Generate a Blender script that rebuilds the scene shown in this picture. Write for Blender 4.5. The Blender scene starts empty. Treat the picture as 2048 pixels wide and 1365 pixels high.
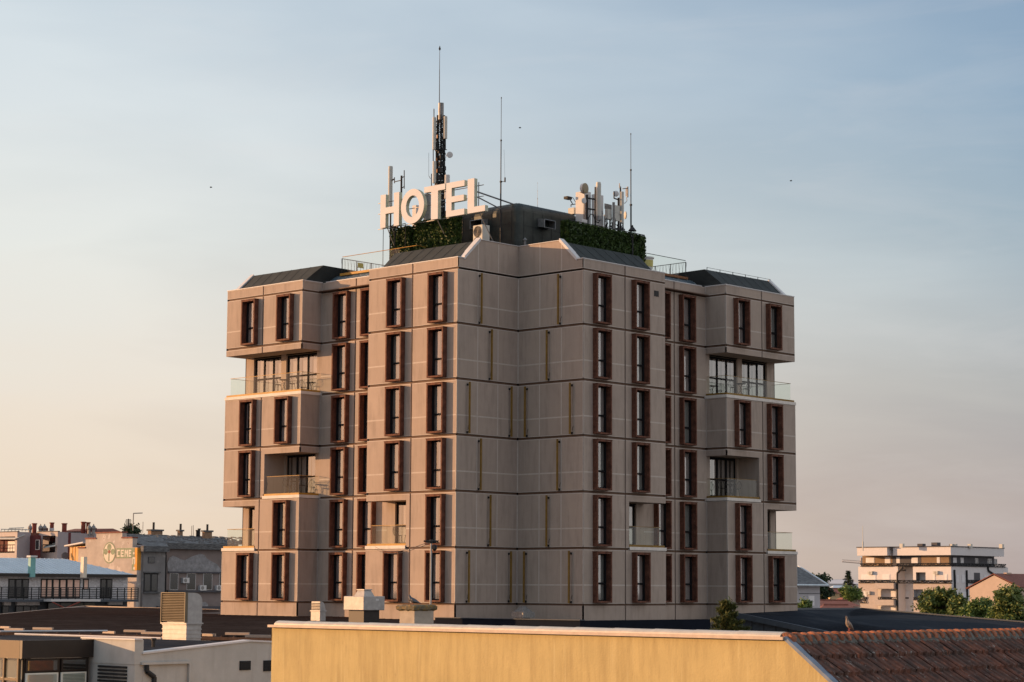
import bpy, math, random
from math import sin, cos, pi, radians, sqrt
from mathutils import Vector, Matrix
random.seed(7)
# ------------------------------------------------------------------ camera
CAM = Vector((-85.4591, -79.5193, 0.8343))
YAW, PITCH, ROLL, FPX = radians(43.1106), radians(6.8803), radians(0.2998), 4114.27
FW = Vector((cos(YAW)*cos(PITCH), sin(YAW)*cos(PITCH), sin(PITCH)))
_r = Vector((sin(YAW), -cos(YAW), 0)); _u = _r.cross(FW)
RT = _r*cos(ROLL)+_u*sin(ROLL); UP = -_r*sin(ROLL)+_u*cos(ROLL)
scene = bpy.context.scene
cd = bpy.data.cameras.new('camera'); cam = bpy.data.objects.new('camera', cd)
scene.collection.objects.link(cam)
cd.sensor_width = 36; cd.lens = FPX*36/2048; cd.clip_start = 1; cd.clip_end = 9000
m = Matrix((RT, UP, -FW)).transposed().to_4x4(); m.translation = CAM
cam.matrix_world = m
scene.camera = cam
# ------------------------------------------------------------------ sky and sun
SUN_EL = radians(7.5)
SH = Vector((-0.542, 0.840, 0)).normalized()
SUN = SH*cos(SUN_EL)+Vector((0, 0, sin(SUN_EL)))
sl = bpy.data.lights.new('sun', 'SUN'); so = bpy.data.objects.new('sun', sl)
scene.collection.objects.link(so)
sl.energy = 4.25; sl.angle = radians(0.55); sl.color = (1.0, 0.56, 0.27)
so.rotation_euler = SUN.to_track_quat('Z', 'Y').to_euler()
so.location = (-60, 90, 60)
world = bpy.data.worlds.new('World'); scene.world = world; world.use_nodes = True
scene.view_settings.view_transform = 'Standard'; scene.view_settings.look = 'None'
scene.view_settings.gamma = 1; scene.view_settings.exposure = 0.55
wn = world.node_tree.nodes; wl = world.node_tree.links; wn.clear()
def W(t, **k):
    n = wn.new(t)
    for a, b in k.items(): setattr(n, a, b)
    return n
tc = W('ShaderNodeTexCoord'); sx = W('ShaderNodeSeparateXYZ'); wl.new(tc.outputs['Generated'], sx.inputs[0])
def mth(op, a, b=None):
    n = W('ShaderNodeMath', operation=op)
    for i, v in enumerate((a, b)):
        if v is None: continue
        if hasattr(v, 'links') or hasattr(v, 'is_linked'): wl.new(v, n.inputs[i])
        else: n.inputs[i].default_value = v
    return n.outputs[0]
dt = W('ShaderNodeVectorMath', operation='DOT_PRODUCT'); wl.new(tc.outputs['Generated'], dt.inputs[0]); dt.inputs[1].default_value = SH
# thin high cloud: stretched noise on the direction
mp = W('ShaderNodeMapping'); wl.new(tc.outputs['Generated'], mp.inputs[0]); mp.inputs['Scale'].default_value = (2.2, 2.2, 11); mp.inputs['Rotation'].default_value = (0.25, -0.2, 0)
nz = W('ShaderNodeTexNoise'); nz.inputs['Scale'].default_value = 1.6; nz.inputs['Detail'].default_value = 5; nz.inputs['Roughness'].default_value = 0.5; nz.inputs['Distortion'].default_value = 0.4
wl.new(mp.outputs[0], nz.inputs['Vector'])
wob = mth('MULTIPLY', mth('SUBTRACT', nz.outputs[0], 0.5), 1.0)
sfac = mth('ADD', mth('POWER', mth('MAXIMUM', mth('DIVIDE', mth('ADD', dt.outputs['Value'], 0.09), 0.50), 0.0), 0.72), mth('MULTIPLY', wob, 0.8))
hfac = mth('ADD', mth('DIVIDE', sx.outputs['Z'], 0.30), mth('MULTIPLY', wob, 0.22))
def srgb(c):
    return tuple(((v/255)/12.92 if v <= 10 else (((v/255)+0.055)/1.055)**2.4) for v in c)
def ramp(fac, stops):
    n = W('ShaderNodeValToRGB'); e = n.color_ramp.elements
    while len(e) < len(stops): e.new(0.5)
    for el, (p, c) in zip(e, stops): el.position = p; el.color = (*srgb(c), 1)
    wl.new(fac, n.inputs[0]); return n.outputs[0]
sunward = ramp(hfac, [(0.0, (234, 210, 184)), (0.13, (234, 214, 193)), (0.30, (234, 221, 206)), (0.55, (229, 230, 225)), (0.78, (217, 224, 227)), (1.0, (207, 219, 227))])
away = ramp(hfac, [(0.0, (170, 156, 155)), (0.13, (173, 163, 163)), (0.32, (170, 172, 174)), (0.55, (158, 176, 189)), (0.8, (128, 158, 185)), (1.0, (98, 135, 172))])
mx = W('ShaderNodeMix', data_type='RGBA'); mx.clamp_factor = True
wl.new(sfac, mx.inputs[0]); wl.new(away, mx.inputs[6]); wl.new(sunward, mx.inputs[7])
mp2 = W('ShaderNodeMapping'); wl.new(tc.outputs['Generated'], mp2.inputs[0]); mp2.inputs['Scale'].default_value = (3.2, 3.2, 17); mp2.inputs['Rotation'].default_value = (0.5, 0.12, 0.3)
nz2 = W('ShaderNodeTexNoise'); nz2.inputs['Scale'].default_value = 1.9; nz2.inputs['Detail'].default_value = 8; nz2.inputs['Roughness'].default_value = 0.6; nz2.inputs['Distortion'].default_value = 0.7
wl.new(mp2.outputs[0], nz2.inputs['Vector'])
cir = mth('MULTIPLY', mth('MINIMUM', mth('MAXIMUM', mth('MULTIPLY', mth('SUBTRACT', nz2.outputs[0], 0.50), 3.2), 0.0), 1.0), 0.17)
mx3 = W('ShaderNodeMix', data_type='RGBA'); wl.new(cir, mx3.inputs[0]); wl.new(mx.outputs[2], mx3.inputs[6]); mx3.inputs[7].default_value = (*srgb((228, 222, 220)), 1)
nish = W('ShaderNodeTexSky'); nish.sky_type = 'NISHITA'; nish.sun_disc = False
nish.sun_elevation = SUN_EL; nish.sun_rotation = math.atan2(SH.x, SH.y); nish.altitude = 100; nish.dust_density = 1.5
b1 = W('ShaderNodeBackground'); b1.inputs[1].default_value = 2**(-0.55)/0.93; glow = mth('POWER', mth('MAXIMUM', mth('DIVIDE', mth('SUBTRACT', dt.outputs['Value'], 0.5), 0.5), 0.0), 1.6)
mx4 = W('ShaderNodeMix', data_type='RGBA'); wl.new(glow, mx4.inputs[0]); wl.new(mx3.outputs[2], mx4.inputs[6]); mx4.inputs[7].default_value = (1.75, .92, .62, 1)
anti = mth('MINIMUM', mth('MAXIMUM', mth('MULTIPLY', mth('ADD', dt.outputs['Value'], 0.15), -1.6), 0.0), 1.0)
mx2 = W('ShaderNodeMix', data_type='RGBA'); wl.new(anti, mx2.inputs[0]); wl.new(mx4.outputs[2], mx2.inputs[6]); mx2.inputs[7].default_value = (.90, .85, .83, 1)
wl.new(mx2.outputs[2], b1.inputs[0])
b2 = W('ShaderNodeBackground'); b2.inputs[1].default_value = 0.10; wl.new(nish.outputs[0], b2.inputs[0])
ms = W('ShaderNodeMixShader'); ms.inputs[0].default_value = 0.08
wl.new(b1.outputs[0], ms.inputs[1]); wl.new(b2.outputs[0], ms.inputs[2])
wo = W('ShaderNodeOutputWorld'); wl.new(ms.outputs[0], wo.inputs[0])

# ------------------------------------------------------------------ measuring helpers
def ray(u, v): return FW+RT*((u-1024)/FPX)-UP*((v-682.5)/FPX)
def hitx(u, v, x): d = ray(u, v); return CAM+d*((x-CAM.x)/d.x)
def hity(u, v, y): d = ray(u, v); return CAM+d*((y-CAM.y)/d.y)
def hitz(u, v, z): d = ray(u, v); return CAM+d*((z-CAM.z)/d.z)
def at(u, v, dist): return CAM+ray(u, v)*dist
# ------------------------------------------------------------------ mesh builder
class MB:
    def __init__(s): s.v = []; s.f = []
    def face(s, pts):
        n = len(s.v); s.v += [tuple(p) for p in pts]; s.f.append(tuple(range(n, n+len(pts)))); return s
    def box(s, x0, x1, y0, y1, z0, z1):
        n = len(s.v)
        s.v += [(x, y, z) for z in (z0, z1) for y in (y0, y1) for x in (x0, x1)]
        for f in ((0, 2, 3, 1), (4, 5, 7, 6), (0, 1, 5, 4), (2, 6, 7, 3), (0, 4, 6, 2), (1, 3, 7, 5)): s.f.append(tuple(n+i for i in f))
        return s
    def hexa(s, a, b):     # a: 4 bottom pts, b: 4 top pts
        n = len(s.v); s.v += [tuple(p) for p in a]+[tuple(p) for p in b]
        for f in ((3, 2, 1, 0), (4, 5, 6, 7), (0, 1, 5, 4), (1, 2, 6, 5), (2, 3, 7, 6), (3, 0, 4, 7)): s.f.append(tuple(n+i for i in f))
        return s
    def tube(s, p, q, r, r2=None, n=8, cap=True):
        p = Vector(p); q = Vector(q); r2 = r if r2 is None else r2
        d = (q-p).normalized(); a = d.cross(Vector((0, 0, 1)) if abs(d.z) < .9 else Vector((1, 0, 0))).normalized(); b = d.cross(a)
        k = len(s.v)
        for c, rr in ((p, r), (q, r2)):
            for i in range(n):
                t = 2*pi*i/n; s.v.append(tuple(c+(a*cos(t)+b*sin(t))*rr))
        for i in range(n): s.f.append((k+i, k+(i+1) % n, k+n+(i+1) % n, k+n+i))
        if cap: s.f.append(tuple(k+i for i in range(n))[::-1]); s.f.append(tuple(k+n+i for i in range(n)))
        return s
    def path(s, pts, r, n=6):
        for a, b in zip(pts, pts[1:]): s.tube(a, b, r, n=n)
        return s
    def rings(s, rs, cap=True):     # list of rings with equal counts
        k = len(s.v); n = len(rs[0])
        for r in rs: s.v += [tuple(p) for p in r]
        for j in range(len(rs)-1):
            for i in range(n):
                s.f.append((k+j*n+i, k+j*n+(i+1) % n, k+(j+1)*n+(i+1) % n, k+(j+1)*n+i))
        if cap: s.f.append(tuple(k+i for i in range(n))[::-1]); s.f.append(tuple(k+(len(rs)-1)*n+i for i in range(n)))
        return s
    def lathe(s, c, prof, n=16, axis=None):
        c = Vector(c); ax = (axis or Vector((0, 0, 1))).normalized()
        a = ax.cross(Vector((1, 0, 0)) if abs(ax.x) < .9 else Vector((0, 1, 0))).normalized(); b = ax.cross(a)
        return s.rings([[c+ax*h+(a*cos(2*pi*i/n)+b*sin(2*pi*i/n))*r for i in range(n)] for r, h in prof])
    def prism(s, poly, off):    # poly list of 3D points, extruded by off
        off = Vector(off); a = [Vector(p) for p in poly]; b = [p+off for p in a]; n = len(a); k = len(s.v)
        s.v += [tuple(p) for p in a+b]; s.f.append(tuple(range(k, k+n))[::-1]); s.f.append(tuple(range(k+n, k+2*n)))
        for i in range(n): s.f.append((k+i, k+(i+1) % n, k+n+(i+1) % n, k+n+i))
        return s
    def build(s, name, mat, parent=None, smooth=False, bevel=0):
        me = bpy.data.meshes.new(name); me.from_pydata(s.v, [], s.f); me.materials.append(mat)
        if smooth:
            for p in me.polygons: p.use_smooth = True
        o = bpy.data.objects.new(name, me); scene.collection.objects.link(o)
        if parent is not None:
            o.parent = parent; o.matrix_parent_inverse = parent_world(parent).inverted()
        if bevel:
            b = o.modifiers.new('bevel', 'BEVEL'); b.width = bevel; b.segments = 2; b.limit_method = 'ANGLE'
        return o
def build_each(mb, name, mat_, parent=None):
    """every separate piece of the builder becomes its own object"""
    par = list(range(len(mb.v)))
    def find(i):
        while par[i] != i: par[i] = par[par[i]]; i = par[i]
        return i
    for f in mb.f:
        for k in f[1:]: par[find(k)] = find(f[0])
    groups = {}
    for f in mb.f: groups.setdefault(find(f[0]), []).append(f)
    out = []
    for g in groups.values():
        m2 = MB(); idx = {}
        for f in g:
            for k in f:
                if k not in idx: idx[k] = len(m2.v); m2.v.append(mb.v[k])
            m2.f.append(tuple(idx[k] for k in f))
        out.append(m2.build(name, mat_, parent))
    return out
def parent_world(o):
    mm = o.matrix_basis.copy()
    return mm if o.parent is None else parent_world(o.parent) @ o.matrix_parent_inverse @ mm
def tag(o, label, cat, group=None, kind=None):
    if kind: o['kind'] = kind
    if label: o['label'] = label
    if cat: o['category'] = cat
    if group: o['group'] = group
    return o
def thing(name, label, cat, loc=(0, 0, 0), group=None, rz=0):
    o = bpy.data.objects.new(name, None); scene.collection.objects.link(o)
    o.location = loc; o.rotation_euler = (0, 0, rz); o.empty_display_size = .2
    return tag(o, label, cat, group)
def part_empty(name, parent, loc, rz=0):
    o = bpy.data.objects.new(name, None); scene.collection.objects.link(o); o.location = loc; o.rotation_euler = (0, 0, rz); o.parent = parent; o.empty_display_size = .1
    return o
def children(o): return [c for c in bpy.data.objects if c.parent == o]
def copy_tree(o, parent=None, top=True):
    c = o.copy(); scene.collection.objects.link(c)
    if parent is not None: c.parent = parent
    for ch in children(o): copy_tree(ch, c, False)
    return c
# ------------------------------------------------------------------ materials
def mat(name, col, rough=.8, metal=0, vary=.12, scale=2.0, bump=0.0, bscale=30, spec=.35, col2=None, stretch=(1, 1, 1), detail=5):
    m = bpy.data.materials.new(name); m.use_nodes = True; nt = m.node_tree; N = nt.nodes; Lk = nt.links
    p = N['Principled BSDF']; p.inputs['Roughness'].default_value = rough; p.inputs['Metallic'].default_value = metal
    p.inputs['Specular IOR Level'].default_value = spec
    t = N.new('ShaderNodeTexCoord'); mpn = N.new('ShaderNodeMapping'); Lk.new(t.outputs['Object'], mpn.inputs[0]); mpn.inputs['Scale'].default_value = stretch
    n = N.new('ShaderNodeTexNoise'); n.inputs['Scale'].default_value = scale; n.inputs['Detail'].default_value = detail; n.inputs['Roughness'].default_value = .62
    Lk.new(mpn.outputs[0], n.inputs['Vector'])
    r = N.new('ShaderNodeValToRGB'); c = Vector(col); e = r.color_ramp.elements
    lo = c*(1-vary); hi = Vector(col2) if col2 else c*(1+vary)
    e[0].position = .32; e[0].color = (*lo, 1); e[1].position = .68; e[1].color = (*hi, 1)
    Lk.new(n.outputs[0], r.inputs[0]); Lk.new(r.outputs[0], p.inputs['Base Color'])
    if bump:
        n2 = N.new('ShaderNodeTexNoise'); n2.inputs['Scale'].default_value = bscale; n2.inputs['Detail'].default_value = 4; Lk.new(t.outputs['Object'], n2.inputs['Vector'])
        b = N.new('ShaderNodeBump'); b.inputs['Strength'].default_value = bump; b.inputs['Distance'].default_value = .02
        Lk.new(n2.outputs[0], b.inputs['Height']); Lk.new(b.outputs[0], p.inputs['Normal'])
    return m
def mixcol(nt, fac, a, b):
    n = nt.nodes.new('ShaderNodeMix'); n.data_type = 'RGBA'; n.clamp_factor = True
    if isinstance(fac, (int, float)): n.inputs[0].default_value = fac
    else: nt.links.new(fac, n.inputs[0])
    for i, v in ((6, a), (7, b)):
        if isinstance(v, tuple): n.inputs[i].default_value = (*v, 1)
        else: nt.links.new(v, n.inputs[i])
    return n.outputs[2]
def noise(nt, scale, stretch=(1, 1, 1), detail=5, lo=.4, hi=.6, rough=.6, dist=0):
    N = nt.nodes; t = N.new('ShaderNodeTexCoord'); q = N.new('ShaderNodeMapping'); q.inputs['Scale'].default_value = stretch; nt.links.new(t.outputs['Object'], q.inputs[0])
    n = N.new('ShaderNodeTexNoise'); n.inputs['Scale'].default_value = scale; n.inputs['Detail'].default_value = detail; n.inputs['Roughness'].default_value = rough; n.inputs['Distortion'].default_value = dist
    nt.links.new(q.outputs[0], n.inputs['Vector'])
    r = N.new('ShaderNodeMapRange'); r.inputs[1].default_value = lo; r.inputs[2].default_value = hi; nt.links.new(n.outputs[0], r.inputs[0])
    return r.outputs[0]
def base_in(m): return m.node_tree.nodes['Principled BSDF'].inputs['Base Color']
def add_layer(m, col, amount, **k):     # blends a stain or vein colour over what is there
    nt = m.node_tree; inp = base_in(m); src = inp.links[0].from_socket
    f = noise(nt, **k); mu = nt.nodes.new('ShaderNodeMath'); mu.operation = 'MULTIPLY'; nt.links.new(f, mu.inputs[0]); mu.inputs[1].default_value = amount
    nt.links.new(mixcol(nt, mu.outputs[0], src, col), inp)
    return m
M = {}
st = M['stucco'] = mat('taupe stucco', (.405, .33, .278), .9, vary=.07, scale=1.1, bump=.25, bscale=60)
add_layer(st, (.27, .22, .185), .7, scale=1.0, stretch=(3, 3, .45), lo=.48, hi=.72)
add_layer(st, (.42, .34, .28), .6, scale=.33, lo=.5, hi=.62, detail=3)
add_layer(st, (.20, .165, .14), .55, scale=3.5, stretch=(3, 3, .16), lo=.6, hi=.78, detail=6)
add_layer(st, (.40, .34, .30), .35, scale=7, lo=.55, hi=.75, detail=8)
add_layer(st, (.19, .16, .14), .35, scale=5, stretch=(3, 3, .10), lo=.62, hi=.76, detail=4)
def floor_shift(m_, col, amount):
    nt = m_.node_tree; inp = base_in(m_); src = inp.links[0].from_socket; N = nt.nodes
    t = N.new('ShaderNodeTexCoord'); sp = N.new('ShaderNodeSeparateXYZ'); nt.links.new(t.outputs['Object'], sp.inputs[0]); cb = N.new('ShaderNodeCombineXYZ')
    for i, st_ in enumerate((3.62, 3.62, 3.1)):
        q = N.new('ShaderNodeMath'); q.operation = 'SNAP'; q.inputs[1].default_value = st_; nt.links.new(sp.outputs[i], q.inputs[0]); nt.links.new(q.outputs[0], cb.inputs[i])
    w = N.new('ShaderNodeTexWhiteNoise'); nt.links.new(cb.outputs[0], w.inputs['Vector']); mu = N.new('ShaderNodeMath'); mu.operation = 'MULTIPLY'; mu.inputs[1].default_value = amount; nt.links.new(w.outputs['Value'], mu.inputs[0])
    nt.links.new(mixcol(nt, mu.outputs[0], src, col), inp)
floor_shift(st, (.29, .24, .205), .30)
M['line'] = mat('pale joint render', (.50, .44, .39), .85, vary=.08, scale=6)
M['groove'] = mat('brown groove', (.13, .082, .058), .85, vary=.15)
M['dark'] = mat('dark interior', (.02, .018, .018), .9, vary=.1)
mb_ = M['marble'] = mat('brown marble', (.132, .055, .035), .78, vary=.4, scale=3.5, spec=.2)
add_layer(mb_, (.38, .27, .21), .8, scale=5, lo=.60, hi=.68, detail=9, rough=.75, dist=1.6)
add_layer(mb_, (.03, .012, .009), .6, scale=2.4, lo=.55, hi=.66, detail=6, dist=.8)
M['sash'] = mat('dark sash', (.012, .012, .014), .85, vary=.1, spec=.1)
M['curtain'] = mat('sheer curtain', (.52, .43, .42), .9, vary=.06)
M['curtain2'] = mat('grey curtain', (.36, .35, .34), .9, vary=.1)
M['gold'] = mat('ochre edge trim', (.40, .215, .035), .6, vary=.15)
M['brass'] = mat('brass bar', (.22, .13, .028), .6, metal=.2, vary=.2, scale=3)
M['white'] = mat('white paint', (.58, .575, .57), .7, vary=.05)
M['offwhite'] = mat('off white panel', (.50, .50, .46), .6, vary=.06)
M['slab'] = mat('white slab edge', (.66, .62, .57), .75, vary=.1, scale=3)
M['coping'] = mat('white coping metal', (.58, .57, .57), .6, vary=.08)
M['mansard'] = mat('dark roofing sheet', (.047, .054, .055), .85, vary=.15, scale=1.5, spec=.15)
M['metaldark'] = mat('dark steel', (.020, .021, .023), .6, vary=.25, spec=.25)
M['steel'] = mat('weathered steel', (.22, .22, .22), .5, metal=.5, vary=.25, scale=8)
M['rust'] = mat('rusty steel', (.20, .09, .04), .75, vary=.4, scale=14)
M['pent'] = mat('bronze black cladding', (.036, .043, .040), .5, metal=.3, vary=.35, scale=1.3)
M['deck'] = mat('roof felt', (.10, .10, .10), .9, vary=.2)
M['glassroof'] = mat('blue green sheet roof', (.07, .10, .12), .45, vary=.25, scale=3)
add_layer(M['glassroof'], (.4, .45, .46), .7, scale=3, stretch=(2, 2, 2), lo=.58, hi=.63, detail=6)
M['leafA'] = mat('hedge leaf', (.022, .055, .016), .6, vary=.55, scale=4, col2=(.06, .11, .02))
M['leafB'] = mat('tree leaf', (.07, .12, .026), .6, vary=.4, scale=.8, col2=(.18, .22, .055))
M['leafC'] = mat('dark tree leaf', (.022, .045, .020), .6, vary=.4, scale=.8, col2=(.04, .07, .03))
M['leafD'] = mat('bright tree leaf', (.08, .15, .03), .6, vary=.35, scale=.8, col2=(.19, .26, .065))
M['needle'] = mat('spruce needle', (.06, .095, .028), .7, vary=.4, scale=3, col2=(.15, .16, .045))
M['bark'] = mat('bark', (.09, .06, .04), .9, vary=.3, scale=6)
def glass(name, tint, base=.05, refl=1.0):
    m = bpy.data.materials.new(name); m.use_nodes = True; nt = m.node_tree; N = nt.nodes; N.clear()
    o = N.new('ShaderNodeOutputMaterial'); g = N.new('ShaderNodeBsdfGlossy'); g.inputs['Roughness'].default_value = .03; g.inputs['Color'].default_value = (refl, refl, refl, 1)
    t = N.new('ShaderNodeBsdfTransparent'); t.inputs[0].default_value = (*tint, 1)
    f = N.new('ShaderNodeLayerWeight'); x = N.new('ShaderNodeMixShader')
    p5 = N.new('ShaderNodeMath'); p5.operation = 'POWER'; p5.inputs[1].default_value = 4.5; nt.links.new(f.outputs['Facing'], p5.inputs[0])
    ml = N.new('ShaderNodeMath'); ml.operation = 'MULTIPLY_ADD'; ml.inputs[1].default_value = .9; ml.inputs[2].default_value = base; nt.links.new(p5.outputs[0], ml.inputs[0])
    nt.links.new(ml.outputs[0], x.inputs[0]); nt.links.new(t.outputs[0], x.inputs[1]); nt.links.new(g.outputs[0], x.inputs[2]); nt.links.new(x.outputs[0], o.inputs[0])
    return m
M['pane'] = glass('window glass', (.70, .74, .73), base=.22); M['railglass'] = glass('railing glass', (.90, .94, .91), base=.035)

# ------------------------------------------------------------------ ground
GZ = -9.5
gm = mat('ground asphalt and soil', (.17, .15, .13), .95, vary=.3, scale=.02)
g = MB().face([(-4000, -4000, GZ), (4000, -4000, GZ), (4000, 4000, GZ), (-4000, 4000, GZ)]).build('ground', gm); g['kind'] = 'structure'
st_ = MB().face([(-46, -46, GZ+.004), (-46, -120, GZ+.004), (-20, -120, GZ+.004), (-20, -46, GZ+.004)]).build('road', mat('road asphalt', (.05, .05, .05), .9)); st_['kind'] = 'structure'

# ------------------------------------------------------------------ THE HOTEL
D_, W1, G_, XR, XB, K_ = 4.948, 7.213, 13.127, -3.321, -4.881, 20.217
FH = 3.1; TOP = 6*FH; PAR = 19.17; RID = 20.36
hotel = thing('hotel_building', 'seven level taupe hotel tower with stepped wings, brown marble window frames and corner balconies', 'hotel', (7, 7, GZ))
LP = lambda X: (lambda s, z, o: (X-o, s, z))       # facade facing -x, s = y
RP = lambda Y: (lambda s, z, o: (s, Y-o, z))       # facade facing -y, s = x
wall = MB(); groove = MB(); lines = MB()
def cutpanel(mb, P, s0, s1, z0, z1, holes, o=0):
    hs = [h for h in holes if h[0] < s1 and h[1] > s0 and h[2] < z1 and h[3] > z0]
    ss = sorted({s0, s1, *[x for h in hs for x in h[:2] if s0 < x < s1]}); zz = sorted({z0, z1, *[x for h in hs for x in h[2:] if z0 < x < z1]})
    for a, b in zip(ss, ss[1:]):
        for c, d in zip(zz, zz[1:]):
            ms, mz = (a+b)/2, (c+d)/2
            if any(h[0] < ms < h[1] and h[2] < mz < h[3] for h in hs): continue
            mb.face([P(a, c, o), P(b, c, o), P(b, d, o), P(a, d, o)])
def panel(P, s0, s1, z0, z1, holes=(), er=(1, 1)):
    cutpanel(wall, P, s0, s1, z0, z1, holes)
    q = -.07
    def cut(a, b, hs):
        segs = [(a, b)]
        for c, d in hs:
            segs = [t for x, y in segs for t in ((x, min(y, c)), (max(x, d), y)) if t[1]-t[0] > .01]
        return segs
    for z in (z0, z1):
        for a, b in cut(s0, s1, [h[:2] for h in holes if h[2] < z < h[3]]): wall.face([P(a, z, 0), P(b, z, 0), P(b, z, q), P(a, z, q)])
    for s in (s0, s1):
        for a, b in cut(z0, z1, [h[2:4] for h in holes if h[0] < s < h[1]]): wall.face([P(s, a, 0), P(s, b, 0), P(s, b, q), P(s, a, q)])
def strip(P, s0, s1, z0, z1, holes=()):
    hs = [h for h in holes if h[0] < s1 and h[1] > s0 and h[2]-.05 < (z0+z1)/2 < h[3]+.05]
    if (s1-s0) < (z1-z0): hs = []
    segs = [(s0, s1)]
    for h in hs:
        n = []
        for a, b in segs:
            if h[1] <= a or h[0] >= b: n.append((a, b)); continue
            if h[0]-a > .02: n.append((a, h[0]-.02))
            if b-h[1] > .02: n.append((h[1]+.02, b))
        segs = n
    o = .006 if (s1-s0) < (z1-z0) else .003
    for a, b in segs: lines.face([P(a, z0, o), P(b, z0, o), P(b, z1, o), P(a, z1, o)])
def field(P, cells, floors, holes, vlines=(), corners=(), opens=(), zline=True, plinth=True, parapet=True):
    """cells: list of (s0,s1) panels; opens: (s0,s1,z0,z1) voids right through"""
    hv = list(holes)+list(opens); s0 = min(c[0] for c in cells); s1 = max(c[1] for c in cells)
    bands = [(k*FH+.068, (k+1)*FH-.068) for k in floors]
    if plinth: bands.append((GZ, -.045))
    if parapet: bands.append((TOP+.045, PAR))
    for (a, b) in cells:
        la = a+.05 if a > s0+.01 else a; lb = b-.05 if b < s1-.01 else b
        for z0, z1 in bands:
            panel(P, la, lb, z0, z1, hv)
            if z0 > -1 and z1-z0 > 2 and zline: strip(P, la, lb, z0+.98, z0+1.055, hv)
            if z0 > -1 and zline:
                strip(P, la, lb, z1-.045, z1, opens); strip(P, la, lb, z0, z0+.03, opens)
    zz0 = min(b[0] for b in bands); zz1 = max(b[1] for b in bands)
    cutpanel(groove, P, s0, s1, zz0, zz1-.01, hv, -.065)
    for s in vlines:
        for z0, z1 in bands:
            if z0 > -1: strip(P, s-.036, s+.036, z0+.05, z1-.05)
    for s, dr in corners:
        for z0, z1 in bands:
            if z0 < -1: continue
            zm = (z0+z1)/2
            if any(h[0]-.1 < s+dr*.04 < h[1]+.1 and h[2] < zm < h[3] for h in opens): continue
            a, b = sorted((s+dr*.005, s+dr*.06)); strip(P, a, b, z0+.05, z1-.05)
WZ0, WZ1 = .12, 2.90
def wh(s0, k): return (s0+.04, s0+1.23, k*FH+WZ0+.04, k*FH+WZ1-.04)
# one prototype window; copies share its meshes
def window_meshes():
    w, h = 1.27, 2.78; t = .095
    fr = MB()
    for a in ((0, t, 0, h), (w-t, w, 0, h)): fr.box(a[0], a[1], -.33, .23, a[2], a[3])
    fr.box(t, w-t, -.33, .23, 0, t); fr.box(t, w-t, -.33, .23, h-t, h)
    fr.box(-.02, w+.02, -.345, -.0, h, h+.035)
    sa = MB(); sa.box(t, t+.14, .03, .08, t, h-t); sa.box(w-t-.05, w-t, .03, .08, t, h-t); sa.box(t+.14, w-t-.05, .03, .08, t, t+.07); sa.box(t+.14, w-t-.05, .03, .08, h-t-.07, h-t)
    sa.box(t+.14, w-t-.05, .025, .085, 1.0, 1.11)
    pn = MB(); pn.face([(t, .055, t), (w-t, .055, t), (w-t, .055, h-t), (t, .055, h-t)])
    return fr, sa, pn
def drape(w, h, a, b, seed, y=.115, amp=.008, per=.11):
    mbc = MB(); n = max(4, int((b-a)*w/.018)); rr = random.Random(seed); ph = rr.random()*6
    pts = []
    for i in range(n+1):
        x = a*w+(b-a)*w*i/n; pts.append((x, y+amp*sin(x/per*2*pi+ph+.8*sin(x*9+seed))))
    for (x0, y0), (x1, y1) in zip(pts, pts[1:]): mbc.face([(x0, y0, .06), (x1, y1, .06), (x1, y1, h), (x0, y0, h)])
    return mbc
fr, sa, pn = window_meshes()
win = part_empty('window', hotel, (0, 0, 0))
fo = fr.build('frame', M['marble']); fo.parent = win
so_ = sa.build('sash', M['sash']); so_.parent = win
po = pn.build('pane', M['pane']); po.parent = win
sam = MB(); sam.v = [(1.27-x, y, z) for x, y, z in sa.v]; sam.f = [f[::-1] for f in sa.f]
sash_r = bpy.data.meshes.new('sash'); sash_r.from_pydata(sam.v, [], sam.f); sash_r.materials.append(M['sash'])
curt = []
for i, (a, b, c, d) in enumerate(((.1, .36, .40, .9), (.1, .49, .51, .9), (.1, .44, .52, .9), (.1, .46, .60, .9), (.1, .46, .52, .9), (.1, .28, .44, .9), (.1, .34, .50, .9))):
    x = drape(1.27, 2.66, a, b, i); y_ = drape(1.27, 2.66, c, d, i+20); k = len(x.v); x.v += y_.v; x.f += [tuple(q+k for q in f) for f in y_.f]
    me = bpy.data.meshes.new('curtain'); me.from_pydata(x.v, [], x.f); me.materials.append(M['curtain'] if i % 3 else M['curtain2']); curt.append(me)
    for p in me.polygons: p.use_smooth = True
co = bpy.data.objects.new('curtain', curt[0]); scene.collection.objects.link(co); co.parent = win
inv = Matrix.Translation(Vector(hotel.location)).inverted()
first = [True]; WINS = []
def put_window(side, plane, s, z):
    """side 'L': facing -x, right edge (viewer's) at y=s ; side 'R': facing -y, left edge at x=s"""
    c = win if first[0] else copy_tree(win, hotel); first[0] = False
    if side == 'L': loc = Vector((plane, s+1.27, z)); rz = -pi/2
    else: loc = Vector((s, plane, z)); rz = 0
    c.matrix_parent_inverse = Matrix(); c.location = loc-Vector(hotel.location); c.rotation_euler = (0, 0, rz)
    for ch in children(c):
        if ch.name.startswith('curtain'): ch.data = random.choice(curt)
        if ch.name.startswith('sash') and side == 'R': ch.data = sash_r
    WINS.append(c)
NF = range(6)
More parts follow.
